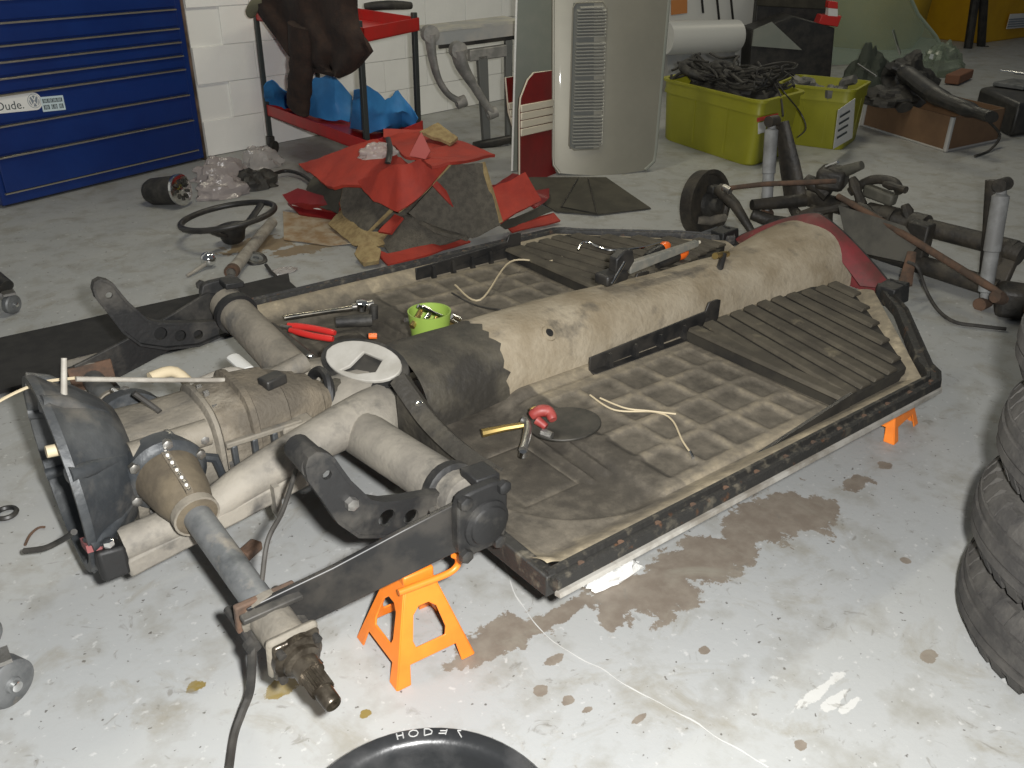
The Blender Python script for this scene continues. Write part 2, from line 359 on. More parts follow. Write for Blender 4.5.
for i in range(len(zs) - 1):
    z0, z1 = zs[i], zs[i + 1]
    d = MB().hexa(cbox(.025, cw - .045, z0 + .006, z1 - .004, 0, .012)).build('drawer', m_blue, cab, bevel=.003)
    if i < len(zs) - 1:
        mb = MB(); mb.hexa(cbox(.025, cw - .05, z1 - .011, z1 - .003, .010, .024)); mb.hexa(cbox(.025, cw - .05, z1 - .006, z1 - .003, .0, .024))
        mb.build('drawer_handle', m_strip, d, bevel=.002)
MB().hexa(cbox(.02, cw - .04, zs[0] - .002, zs[0] + .004, 0, .013)).build('seam', m_strip, cab)
# stickers, flat on the drawer front
so = cp(0, 0, .0135)
def sp(x, y): return PP(x, y, so, cn)
c1, c2 = sp(-12, 105.5), sp(37, 101); su = (c2 - c1).normalized(); sv = V((0, 0, 1)); hh = .040
def strip_plate(mb, outl, o, th=.0016): mb.plate(outl, [], (o, su, sv), th); return mb
ln = (c2 - c1).length
ol = [(0, -hh)] + [(0, hh)][::-1]
ol = [(-.02, -hh), (ln - hh * .3, -hh)] + [(ln - hh * .3 + hh * math.sin(a) * .9, -hh * math.cos(a)) for a in [math.pi * i / 10 for i in range(1, 10)]] + [(ln - hh * .3, hh), (-.02, hh)]
st = strip_plate(MB(), ol, c1).build('sticker', m_stickw, cab)
lc = sp(34, 101) + cn * .0014
mb = MB(); mb.plate(circ(0, 0, .032, n=28), [], (lc, su, sv), .001); lg = mb.build('logo_disc', m_logo, st)
mb = MB(); mb.plate(circ(0, 0, .030, n=28), [circ(0, 0, .0255, n=28)], (lc + cn * .001, su, sv), .001)
def stroke(p, q, w=.0042):
    p = V(p); q = V(q); t = (q - p).normalized(); n = V((-t.y, t.x)) * w / 2; o = [p + n, p - n, q - n, q + n]; mb.plate([(a.x, a.y) for a in o], [], (lc + cn * .001, su, sv), .001)
for a, b in (((-.011, .024), (0, .003)), ((.011, .024), (0, .003)), ((-.022, .014), (-.011, -.023)), ((-.011, -.023), (0, -.002)), ((0, -.002), (.011, -.023)), ((.011, -.023), (.022, .014))): stroke(a, b)
mb.build('logo_mark', m_stickw, lg)
def put_text(body, size, o, mat, parent, name='lettering', off=.0012, sx=1):
    vs, fs = textmesh(body, size); mb = MB(); mb.add([o + su * a * sx + sv * b + cn * off for a, b in vs], fs); return mb.build(name, mat, parent)
put_text('Dude.', .054, sp(10, 106), m_ink, st)
q = sp(53, 103.5); mb = MB(); strip_plate(mb, [(-.058, -.034), (.058, -.034), (.058, .034), (-.058, .034)], q); s2 = mb.build('sticker', m_stickb, cab)
for row in range(2):      # two rows of print too small to read
    for k in range(13):
        if row and k in (4, 9): continue
        w_, h_ = .0052, (.019, .021)[row]; c_ = q + su * (-.047 + k * .0078) + sv * (.015, -.014)[row] + cn * .0012
        e_ = (k * 7 + row * 3) % 3; cut = [] if e_ == 0 else [[(-.0012, -h_ * .3), (.0012, -h_ * .3), (.0012, h_ * .3), (-.0012, h_ * .3)]]
        MB().plate([(-w_ / 2, -h_ / 2), (w_ / 2, -h_ / 2), (w_ / 2, h_ / 2), (-w_ / 2, h_ / 2)], cut, (c_, su, sv), .0006).build('print_mark', m_ink, s2)

# ------------------------------------------------------------------ the stripped car chassis
CH = thing('car_chassis', (.8, 0, 0), 'stripped car floor pan with central tunnel and gearbox on orange stands', 'car chassis')
ZR = .255; ZF = .213
def pan_material():
    m = bpy.data.materials.new('dusty_floor_pan'); m.use_nodes = True; nt = m.node_tree; N = nt.nodes; L = nt.links; b = N['Principled BSDF']
    at = N.new('ShaderNodeAttribute'); at.attribute_name = 'dust'; tc = N.new('ShaderNodeTexCoord')
    def noi(sc, d=6):
        n = N.new('ShaderNodeTexNoise'); n.inputs['Scale'].default_value = sc; n.inputs['Detail'].default_value = d; n.inputs['Roughness'].default_value = .65; L.new(tc.outputs['Object'], n.inputs['Vector']); return n.outputs['Fac']
    def madd(a, k, c):
        q = N.new('ShaderNodeMath'); q.operation = 'MULTIPLY_ADD'; L.new(a, q.inputs[0]); q.inputs[1].default_value = k
        if isinstance(c, float): q.inputs[2].default_value = c
        else: L.new(c, q.inputs[2])
        return q.outputs[0]
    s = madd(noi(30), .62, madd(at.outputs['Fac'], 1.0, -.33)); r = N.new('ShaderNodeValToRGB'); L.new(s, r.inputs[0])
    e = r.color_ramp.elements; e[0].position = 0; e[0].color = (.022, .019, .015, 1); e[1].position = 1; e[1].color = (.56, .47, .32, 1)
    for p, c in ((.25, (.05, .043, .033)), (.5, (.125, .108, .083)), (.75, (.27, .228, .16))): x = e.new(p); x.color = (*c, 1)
    L.new(r.outputs[0], b.inputs['Base Color']); b.inputs['Roughness'].default_value = .75
    bp = N.new('ShaderNodeBump'); bp.inputs['Strength'].default_value = .35; bp.inputs['Distance'].default_value = .004; L.new(noi(90, 5), bp.inputs['Height']); L.new(bp.outputs['Normal'], b.inputs['Normal'])
    return m
m_pan = pan_material()
def yrail(x): return .705 if x < 1.20 else lerp(.705, .275, (x - 1.20) / .46)
def ytun(x): return .115 + .10 * sstep(1.15, 1.64, x)
def rrect(x, y, x0, x1, y0, y1, w):      # 1 on the outline of a rectangle
    if x < x0 - w or x > x1 + w or y < y0 - w or y > y1 + w: return 0
    d = max(x0 - x, x - x1, y0 - y, y - y1); return max(0, 1 - abs(d) / w)
CELLS = []
ys = [.195, .30, .405, .51, .615]; xs = [.40, .51, .62, .73, .84, .92]
for i in range(5):
    for j in range(4):
        CELLS.append((xs[i] + .012, xs[i + 1] - .012, ys[j] + .012, ys[j + 1] - .012))
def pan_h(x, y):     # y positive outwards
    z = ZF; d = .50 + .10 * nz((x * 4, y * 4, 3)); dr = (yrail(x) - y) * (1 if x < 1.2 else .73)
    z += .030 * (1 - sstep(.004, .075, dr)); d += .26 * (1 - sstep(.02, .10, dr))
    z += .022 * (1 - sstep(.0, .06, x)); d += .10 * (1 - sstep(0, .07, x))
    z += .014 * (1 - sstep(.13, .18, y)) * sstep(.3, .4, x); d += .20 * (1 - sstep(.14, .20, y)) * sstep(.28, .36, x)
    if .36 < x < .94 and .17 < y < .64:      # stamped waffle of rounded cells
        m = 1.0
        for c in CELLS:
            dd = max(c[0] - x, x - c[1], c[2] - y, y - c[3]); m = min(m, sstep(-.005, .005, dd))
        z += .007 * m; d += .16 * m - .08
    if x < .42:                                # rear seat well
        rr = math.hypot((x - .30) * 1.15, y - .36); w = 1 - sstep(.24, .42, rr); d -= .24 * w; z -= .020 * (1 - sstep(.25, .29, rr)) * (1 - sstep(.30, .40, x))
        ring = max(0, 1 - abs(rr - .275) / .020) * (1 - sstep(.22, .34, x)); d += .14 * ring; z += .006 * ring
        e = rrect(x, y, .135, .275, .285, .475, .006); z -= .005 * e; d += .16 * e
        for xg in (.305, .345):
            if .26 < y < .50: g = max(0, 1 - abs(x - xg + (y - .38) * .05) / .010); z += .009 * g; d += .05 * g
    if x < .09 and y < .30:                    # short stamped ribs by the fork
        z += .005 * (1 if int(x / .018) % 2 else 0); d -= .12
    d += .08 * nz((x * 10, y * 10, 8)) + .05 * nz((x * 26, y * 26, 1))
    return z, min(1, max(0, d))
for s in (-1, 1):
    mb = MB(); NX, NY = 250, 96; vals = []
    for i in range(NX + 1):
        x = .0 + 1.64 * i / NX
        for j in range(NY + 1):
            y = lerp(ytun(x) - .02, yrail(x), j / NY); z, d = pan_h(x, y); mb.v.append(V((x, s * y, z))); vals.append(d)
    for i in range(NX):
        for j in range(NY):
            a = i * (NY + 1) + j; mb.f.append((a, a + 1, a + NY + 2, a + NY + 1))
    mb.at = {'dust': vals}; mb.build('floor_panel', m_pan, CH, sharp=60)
    # side rail: a channel swept round the outer edge
    path = [(-.005, .72), (1.215, .72), (1.25, .70), (1.275, .665), (1.56, .43), (1.62, .36), (1.69, .29)]
    def sweep(path, prof):
        rows = []
        pts = [V((a, b)) for a, b in path]
        for i, p in enumerate(pts):
            t0 = (pts[i] - pts[i - 1]).normalized() if i else None; t1 = (pts[i + 1] - pts[i]).normalized() if i < len(pts) - 1 else None
            t = ((t0 or t1) + (t1 or t0)).normalized(); n = V((-t.y, t.x)); k = 1 / max(.5, n.dot(V((-(t1 or t0).y, (t1 or t0).x))))
            rows.append([V((p.x + n.x * o * k, s * (p.y + n.y * o * k), z)) for o, z in prof])
        mb = MB(); k = len(prof)
        for r in rows: mb.v += r
        for i in range(len(rows) - 1):
            for j in range(k): mb.f.append((i * k + j, i * k + (j + 1) % k, (i + 1) * k + (j + 1) % k, (i + 1) * k + j))
        mb.f.append(tuple(range(k))); mb.f.append(tuple((len(rows) - 1) * k + j for j in range(k))); return mb
    rail = sweep(path, [(-.018, ZR - .014), (-.014, ZR), (-.006, ZR), (-.003, ZR - .008), (.010, ZR - .008), (.013, ZR), (.020, ZR - .002), (.022, ZR - .022), (.017, ZR - .024), (.014, ZR - .03), (-.016, ZR - .03)]).build('side_rail', m_ruststreak, CH)
    sweep(path, [(.013, ZR - .028), (.026, ZR - .026), (.028, ZR - .035), (.014, ZR - .038)]).build('rail_lip', m_raillip, rail)
    for k in range(13): MB().lathe([(0, .0065), (.003, .0065), (.003, .003)], (.06 + k * .095, s * .7255, ZR - .0075), (0, 0, 1), 8).build('rail_bolt', m_rust, rail)
    # inner rail flange at the back edge
    MB().hexa([V((-.012, s * .15, ZF - .03)), V((.014, s * .15, ZF - .03)), V((.014, s * .72, ZR - .05)), V((-.012, s * .72, ZR - .05)), V((-.012, s * .15, ZF + .03)), V((.012, s * .15, ZF + .03)), V((.012, s * .72, ZR - .006)), V((-.012, s * .72, ZR - .006))]).build('rear_flange', m_ruststreak, CH, bevel=.003)
    # ribbed front board on its step
    board = [(.945, .165), (1.14, .165), (1.47, .185), (1.565, .23), (1.515, .31), (1.43, .41), (1.215, .650), (.955, .655)]
    zt = lambda x: .247 + .016 * sstep(.95, 1.6, x)
    mb = MB(); n = len(board); mb.v += [V((x, s * y, zt(x) - .002)) for x, y in board] + [V((x, s * y, ZF - .004)) for x, y in board]
    mb.f += [tuple(range(n)), tuple(range(2 * n - 1, n - 1, -1))] + [(i, (i + 1) % n, (i + 1) % n + n, i + n) for i in range(n)]
    bd = mb.build('front_footboard', m_groove, CH)
    NR = 11
    for k in range(NR):      # parallel ribs, clipped by the board's outline
        x0 = .962 + k * .0575; yf = lerp(.168, .215, sstep(1.2, 1.56, x0)); slope = .20 if k else .015
        yn = .648 if slope < .1 else min(.648, yf + (x0 - .957) / slope); xe = lambda y: x0 - slope * (y - .19)
        while yn > yf + .02 and xe(yn) > 1.530 - (yn - .31) * .95 - .012: yn -= .004
        if yn - yf < .05: continue
        a, b = V((xe(yf), s * yf, zt(xe(yf)))), V((xe(yn), s * yn, zt(xe(yn)))); qq = V((.0238, 0, 0)); up = V((0, 0, .010)); mb = MB()
        mb.hexa([a - qq, b - qq, b + qq, a + qq, a - qq * .72 + up, b - qq * .72 + up, b + qq * .72 + up, a + qq * .72 + up])
        mb.build('rib', m_ribmat, bd, bevel=.003)
    # tapering side wing of the board
    mb = MB(); mb.hexa([V((.62, s * .652, ZF)), V((.965, s * .652, ZF)), V((.965, s * .660, ZF)), V((.62, s * .660, ZF)), V((.62, s * .652, ZF + .006)), V((.965, s * .652, .262)), V((.965, s * .660, .262)), V((.62, s * .660, ZF + .006))])
    mb.build('board_wing', m_black, bd)
    # seat runners: a toothed black plate by the tunnel and one by the sill
    for (xa, ya, xb, yb) in ((.60, .148, 1.10, .140), (.585, .655, 1.01, .660))[:(1 if s < 0 else 2)]:
        mb = MB(); L_ = xb - xa; yy = lambda x: lerp(ya, yb, (x - xa) / L_)
        tilt = .0 ; o = V((xa, s * ya, ZF)); u = V((xb - xa, s * (yb - ya), 0)).normalized()
        hgt = .084
        mb.plate([(0, 0), (L_, 0), (L_, hgt * .95), (L_ - .012, hgt), (L_ - .05, hgt), (L_ - .06, hgt * .72), (0, hgt * .55)], [], (o, u, V((0, 0, 1))), .006)
        mb.box(o + u * L_ / 2 + V((0, s * .014, .006)), (L_, .03, .006))
        sr = mb.build('seat_runner', m_black, CH, bevel=.002)
        for k in range(5):
            mb = MB(); c = o + u * (.06 + k * (L_ - .12) / 4) + V((0, s * (.012 if ya < .4 else -.012), 0)); mb.hexa([c + V(q) for q in ((-.007, -.011, .002), (.007, -.011, .002), (.007, .011, .002), (-.007, .011, .002), (-.004, -.003, .045), (.004, -.003, .045), (.004, .003, .045), (-.004, .003, .045))])
            mb.build('gusset', m_black, sr)

# central tunnel
def tunnel(x0, x1, n, name, mat, hw, zt, extra=0):
    mb = MB(); K = 26
    for i in range(n + 1):
        x = lerp(x0, x1, i / n)
        for j in range(K + 1):
            if name == 'tunnel_rear' and i == n: x = x1 + .018 * nz((j * .8, 3, 1)) + .012 * nz((j * 2.1, 7, 1))
            a = math.pi * j / K; c, sn = math.cos(a), math.sin(a); e = lerp(.80, 1.05, sstep(.9, 1.5, x))
            y = hw(x) * (abs(c) ** e) * (1 if c > 0 else -1); z = lerp(ZF - .005, zt(x), max(0, sn) ** lerp(.76, .90, sstep(.9, 1.5, x)))
            mb.v.append(V((x, y, z)) + V((0, 0, .004 * nz((x * 7, y * 7, z * 7)))))
    for i in range(n):
        for j in range(K): a = i * (K + 1) + j; mb.f.append((a, a + 1, a + K + 2, a + K + 1))
    return mb.build(name, mat, CH, sharp=60)
hwT = lambda x: .124 + .020 * (1 - sstep(.1, .36, x)) + .055 * sstep(1.25, 1.66, x)
ztT = lambda x: .348 + .010 * sstep(.3, .42, x) - .022 * sstep(.5, 1.1, x) + .042 * sstep(1.35, 1.70, x)
tun = tunnel(.34, 1.70, 110, 'tunnel', m_tunnel, hwT, ztT)
tunnel(.125, .36, 22, 'tunnel_rear', m_tar, lambda x: hwT(x) + .003, lambda x: ztT(x) + .003)
def tun_at(px, py):      # point and outward normal of the tunnel skin seen at a pixel
    best = None
    for v in tun.data.vertices:
        w = v.co + ORG[CH.name]
        if w.y > .02: continue
        c = RW.transposed() @ (w - CAM); d = (c.x / c.z * FPX + 512 - px) ** 2 + (c.y / c.z * FPX + 384 - py) ** 2
        if best is None or d < best[0]: best = (d, w, v.normal.copy())
    n = best[2]; n = n if n.z > 0 else -n
    return best[1], n
hp_, hn_ = tun_at(548, 332)
hc = MB().lathe([(-.004, .022), (.003, .020), (.005, .012), (.001, .0095)], hp_, hn_, 18).build('hole_collar', m_tunnel, tun)
MB().lathe([(0, .0105), (.0035, .0105), (.0035, 0)], hp_, hn_, 16).build('cable_hole', m_black, tun)
# frame head: a peaked red bulkhead closing the front end of the tunnel
K = 40; crest = []
for i in range(K + 1):
    t = -1 + 2 * i / K; crest.append((t * .292, .236 + .156 * (1 - abs(t) ** 1.35)))
mb = MB(); rows = [[V((1.662, y * .80, lerp(.225, z, .86))), V((1.685, y * .93, lerp(.225, z, .95))), V((1.700, y, z)), V((1.728, y * 1.02, z + .004)), V((1.732, y * 1.02, z - .012))] for y, z in crest]
mb.sheet(rows, .004); hat = mb.build('frame_head', m_hatred, CH)
mb = MB(); mb.tube([V((1.732, y * 1.02, z + .002)) for y, z in crest], .006, 6); mb.build('edge_bead', m_black, hat)
mb = MB(); mb.plate([(y * .95, z - .012) for y, z in crest] + [(.27, .205), (-.27, .205)], [], (V((1.708, 0, 0)), V((0, 1, 0)), V((0, 0, 1))), .006); mb.build('bulkhead', m_hatred, hat)
for s in (-1, 1):      # folded bracket at the end of the rail
    mb = MB(); o = V((1.69, s * .33, .255)); mb.hexa([o + V(q) for q in ((-.05, -.03, -.05), (.05, -.03, -.05), (.03, .03, -.05), (-.05, .03, -.05), (-.05, -.03, .01), (.03, -.03, .018), (.01, .03, .018), (-.05, .03, .01))])
    br = mb.build('body_bracket', m_blackdust, CH, bevel=.004)
    mb = MB(); mb.hexa([o + V(q) for q in ((.0, -s * -.03 - .01, .016), (.045, -.02, .0), (.05, .01, .0), (.0, .02, .018), (.0, -.01, .020), (.045, -.02, .004), (.05, .01, .004), (.0, .02, .022))]); mb.build('bracket_tab', m_chrome, br)

# fork collar and shift access hole
MB().tube(curve([(-.065, 0, .262), (.0, 0, .265), (.06, 0, .27)], 5), [.06, .07, .08, .088, .092, .096, .10, .102, .104, .106, .108], 24, flat=.68).build('fork_centre', m_dusthorn, CH)
co_ = PY(364, 362, .0); ax = V((-.42, -.22, 1)).normalized(); uu = V((1, 0, .3)); uu = (uu - ax * uu.dot(ax)).normalized(); vv = ax.cross(uu)
def q4(x, y): w = PP(x, y, co_, ax) - co_; return (w.dot(uu), w.dot(vv))
oval = lambda rx, ry, n=28: [q4(364 + rx * math.cos(t) + ry * .10 * math.sin(t), 362 + ry * math.sin(t) + rx * .10 * math.cos(t)) for t in [2 * math.pi * i / n for i in range(n)]]
mb = MB(); mb.plate(oval(38, 20), [[q4(*p) for p in ((341, 371), (350, 367), (364, 353), (383, 361), (376, 373), (358, 375))]], (co_, uu, vv), .010); cov = mb.build('access_plate', M('pale_grey_plate', (.40, .385, .35), (.30, .285, .25), 9, rough=.7), CH, bevel=.003)
mb = MB(); mb.plate(oval(34, 17), [], (co_ - ax * .006, uu, vv), .003); mb.build('hole_well', m_black, cov)
mb = MB(); mb.plate(oval(44, 25), [oval(36, 18.5)], (co_ - ax * .012, uu, vv), .012); mb.build('gasket_ring', m_blackdust, cov)
# flange strip that ties the fork to both floor halves
for s in (-1, 1):
    fpx = [PX(x, y, .03) for x, y in ((399, 377), (410, 393), (430, 420), (458, 447), (492, 470))]; pts = curve([V((.03, s * -p.y, p.z if s < 0 else min(p.z, .262))) for p in fpx], 6)
    mb = MB(); mb.prism([V((.022, p.y, p.z - .004)) for p in pts] + [V((.022, pts[-1].y, .205)), V((.022, pts[0].y, .225))], (.010, 0, 0)); mb.build('rear_bulkhead', m_tar, CH)
    mb = MB(); rows = [[p + V((-.020, 0, -.010)), p + V((-.010, 0, .0)), p + V((.010, 0, .004)), p + V((.024, 0, -.010))] for p in pts]; mb.sheet(rows, .006)
    fl = mb.build('joint_flange', m_tar, CH)
    mb = MB(); mb.lathe([(0, .009), (.006, .009), (.008, .004)], pts[9] + V((.0, 0, .003)), (0, 0, 1), 6); mb.build('bolt', m_chrome, fl)

# torsion tube, horns, brackets, spring plates
YT = .585
for s in (-1, 1):
    my = lambda p: V((p.x, s * -p.y, p.z))
    md = m_dusthorn if s < 0 else m_dustal
    tt0, tt1 = my(PY(360, 432, -.13)), my(PY(468, 502, -.555))
    tt = MB().tube([tt0, lerp(tt0, tt1, .5), tt1], [.050, .047, .046], 24).build('torsion_tube', md, CH)
    MB().tube(curve([V((.045, 0, .255)), my(PY(382, 404, -.06)), my(PY(374, 424, -.125)), my(PY(366, 436, -.15))], 4), [.058, .058, .058, .058, .058, .058, .058, .057, .056, .054, .052, .049, .046], 20).build('fork_arm', md, CH)
    MB().lathe([(-.014, .056), (.006, .056), (.010, .048)], lerp(tt0, tt1, .88), tt1 - tt0, 24).build('tube_collar', m_blackdust, tt)
    horn = [my(PY(*p)) for p in ((388, 402, -.07), (345, 425, -.12), (305, 447, -.145), (250, 479, -.16), (210, 507, -.165), (165, 527, -.17), (122, 545, -.17))]
    MB().tube(curve(horn, 5), [.052] * 3 + [lerp(.052, .034, i / 17) for i in range(18)] + [.033] * 10, 20, flat=.95).build('frame_horn', md, CH)
    hz = lambda x, y, Y: PY(x, y, Y).z
    # lower box of the horn and its gusset
    mb = MB(); mb.hexa([V((-.555, s * .14, .172)), V((-.16, s * .125, .222)), V((-.16, s * .19, .222)), V((-.555, s * .205, .172)), V((-.555, s * .14, .212)), V((-.16, s * .125, .262)), V((-.16, s * .19, .262)), V((-.555, s * .205, .212))])
    hb = mb.build('horn_box', m_dusthorn, CH, bevel=.006)
    MB().box((-.27, s * .200, .225), (.012, .03, .07)).build('web', m_dusthorn, hb)
    # curved damper bracket with lightening holes
    oy = s * .52; ob = V((0, oy, 0)); fz = 0 if s < 0 else -.032
    q2 = lambda x, y: (lambda w: (w.x + (0 if s < 0 else -.045), w.z + fz))(PY(x, y, -.52))
    up_ = [q2(*p) for p in ((305.5, 466), (308, 457), (315, 452), (324, 453), (332, 458), (339, 468), (348, 480), (369, 500), (382, 502), (400, 500), (433, 494), (462, 488))]
    lo_ = [q2(*p) for p in ((456, 508), (430, 524), (408, 530), (389, 535), (358, 535), (338, 521), (324, 500), (308, 478))]
    mb = MB(); mb.plate(up_ + lo_, [circ(*q2(386, 517), .0165), circ(*q2(410, 516), .0150), circ(*q2(432, 511), .0125), circ(*q2(326, 474), .008)], (ob, V((1, 0, 0)), V((0, 0, 1))), .008)
    bk = mb.build('damper_bracket', m_blackdust, CH)
    for e_ in (up_, lo_ + [up_[0]]):
        mb = MB(); mb.sheet([[V((x, oy + s * .006, z)), V((x, oy - s * .016, z))] for x, z in e_], .006); mb.build('bracket_edge', m_blackdust, bk)
    bx_ = q2(317, 466)
    if s < 0: MB().tube([(bx_[0], oy - s * .004, bx_[1]), (bx_[0], oy - s * .07, bx_[1])], [.024, .022], 16).build('damper_eye', m_blackdust, bk)
    bx_ = q2(349, 501); MB().lathe([(0, .011), (.012, .011), (.014, .006)], (bx_[0], oy + s * .004, bx_[1]), (0, s, 0), 6).build('bolt', m_steel, bk)
    # spring plate, raked slightly inwards to the axle
    q3 = lambda x, y, Y: (lambda w: V((w.x, s * -w.y, w.z)))(PY(x, y, Y))
    mb = MB(); mb.prism([q3(*p) for p in ((244, 606, -.515), (256, 600, -.517), (330, 565, -.537), (400, 528, -.555), (455, 500, -.575), (478, 500, -.58), (474, 545, -.58), (452, 550, -.575), (320, 614, -.535), (262, 640, -.515))], (0, s * .010, 0))
    sp_ = mb.build('spring_plate', m_black if s < 0 else m_blackdust, CH, bevel=.002)
    # torsion end cover: rounded square casting with a raised round boss
    ce = V((-.060, s * (YT + .008), .322)); sq = []
    for i in range(32):
        a = 2 * math.pi * i / 32; k = 1 / (abs(math.cos(a)) ** 5 + abs(math.sin(a)) ** 5) ** .2; sq.append((.052 * k * math.cos(a), .066 * k * math.sin(a)))
    mb = MB(); mb.plate(sq, [], (ce, V((1, 0, 0)), V((0, 0, 1))), .022); cvr = mb.build('torsion_cover', m_blackdust, CH, bevel=.004)
    mb = MB(); mb.lathe([(0, .047), (.007, .045), (.010, .038), (.014, .036), (.016, .031), (.016, 0)], ce + V((.006, s * .008, -.010)), (0, s, 0), 28); mb.build('cover_boss', m_blackdust, cvr)
    for a, b in ((-.040, .054), (.040, .054), (-.040, -.056), (.030, -.056)):
        MB().lathe([(0, .013), (.011, .013), (.014, .008), (.014, 0)], ce + V((a, s * .010, b)), (0, s, 0), 6).build('bolt', m_blackdust, cvr)
    MB().hexa([V(q) for q in ((-.06, s * .535, .375), (-.01, s * .535, .372), (-.01, s * .585, .372), (-.06, s * .585, .375), (-.06, s * .535, .392), (-.01, s * .535, .388), (-.01, s * .585, .388), (-.06, s * .585, .392))]).build('body_mount', m_blackdust, CH, bevel=.003)

# gearbox
zc = .295
mb = MB(); mb.lathe([(.110, .098), (.09, .125), (.055, .155), (.02, .174), (.004, .188), (0, .192), (-.014, .192), (-.014, .176), (.045, .158), (.08, .120), (.092, .0)], (-.592, 0, zc + .012), (1, 0, 0), 40); gb = mb.build('gearbox', m_bell, CH)
gb['label'] = 'dusty grey gearbox with open bell housing'
for k in range(7):      # lugs and webs round the bell
    a = math.radians(-70 + 45 * k + 8); c, sn = math.cos(a), math.sin(a); mb = MB()
    mb.tube([(-.604, -.184 * c, zc + .012 + .184 * sn), (-.57, -.172 * c, zc + .012 + .172 * sn), (-.505, -.115 * c, zc + .012 + .115 * sn)], [.016, .014, .010], 10); mb.build('bell_lug', m_bell, gb)
MB().tube([PY(46, 452, -.10), PY(80, 445, -.10)], [.011, .011], 12).build('starter_shaft', m_lineT, gb)
for y, z in ((-.06, -.06), (.05, .08), (.02, -.12)): MB().lathe([(0, .012), (-.012, .012), (-.016, .006)], (-.49, y, zc + z), (1, 0, 0), 8).build('bell_bolt', m_chrome, gb)
MB().lathe([(-.003, .065), (-.008, .065), (-.014, .04), (-.06, .025), (-.06, 0)], (-.47, 0, zc), (1, 0, 0), 20).build('release_guide', m_black, gb)
# differential case: a ribbed rounded block
def lump(name, x0, x1, secs, mat, par, n=28, pw=3.2):     # secs: (t, halfy, z0, z1)
    mb = MB()
    for t, hy, z0, z1 in secs:
        for j in range(n):
            a = 2 * math.pi * j / n; k = 1 / (abs(math.cos(a)) ** pw + abs(math.sin(a)) ** pw) ** (1 / pw)
            mb.v.append(V((lerp(x0, x1, t), hy * k * math.cos(a), (z0 + z1) / 2 + (z1 - z0) / 2 * k * math.sin(a))))
    m_ = len(secs)
    for i in range(m_ - 1):
        for j in range(n): mb.f.append((i * n + j, i * n + (j + 1) % n, (i + 1) * n + (j + 1) % n, (i + 1) * n + j))
    mb.f.append(tuple(range(n))); mb.f.append(tuple((m_ - 1) * n + j for j in range(n)))
    return mb.build(name, mat, par, sharp=32)
lump('differential_case', -.50, -.325, [(0, .112, .19, .378), (.12, .112, .19, .378), (.5, .108, .195, .376), (.92, .100, .20, .380), (1, .098, .20, .380)], m_dustal, gb)
lump('case_joint', -.338, -.318, [(0, .10, .20, .380), (.3, .110, .19, .392), (.7, .110, .19, .392), (1, .10, .20, .384)], m_dustal, gb)
lump('gear_carrier', -.322, -.115, [(0, .102, .20, .386), (.28, .100, .205, .392), (.30, .108, .20, .402), (.36, .108, .20, .402), (.38, .098, .205, .394), (.70, .096, .21, .388), (.72, .088, .215, .382), (1, .076, .225, .366)], m_browncase, gb)
lump('gearshift_nose', -.125, -.06, [(0, .072, .235, .365), (.6, .062, .245, .352), (.7, .05, .26, .335), (1, .042, .265, .33)], m_browncase, gb)
MB().box((-.185, -.040, .392), (.05, .035, .022), Matrix.Rotation(.25, 3, 'Z')).build('breather_block', m_black, gb, bevel=.004)
for k in range(4): MB().box((-.305 + k * .042, -.102, .265), (.012, .022, .10)).build('case_rib', m_bell, gb, bevel=.003)
MB().box((-.24, -.104, .318), (.16, .016, .012)).build('case_rib', m_dustal, gb, bevel=.003)
MB().box((-.24, -.104, .255), (.16, .016, .012)).build('case_rib', m_bell, gb, bevel=.003)
MB().box((-.17, -.098, .305), (.07, .040, .03)).build('mount_pad', m_dustal, gb, bevel=.004)
MB().tube([(-.49, -.092, .352), (-.345, -.092, .352)], .026, 14).build('starter_boss', m_dustal, gb)
MB().tube([(-.42, -.092, .352), (-.414, -.092, .352)], .0285, 14).build('boss_band', m_steel, gb)
for k in range(9):
    a = math.radians(-60 + 24 * k); MB().lathe([(0, .007), (.010, .007), (.012, .003)], (-.318, -.104 * math.cos(a), .291 + .099 * math.sin(a)), (1, 0, 0), 6).build('case_bolt', m_steel, gb)
for x, z in ((-.485, .345), (-.475, .235), (-.36, .35), (-.355, .24)): MB().lathe([(0, .009), (.012, .009), (.014, .004)], (x, -.106, z), (0, -1, 0), 6).build('case_bolt', m_steel, gb)
MB().tube([(-.40, -.10, .325), (-.345, -.108, .30), (-.335, -.108, .25)], [.008, .010, .008], 8).build('case_web', m_bell, gb)
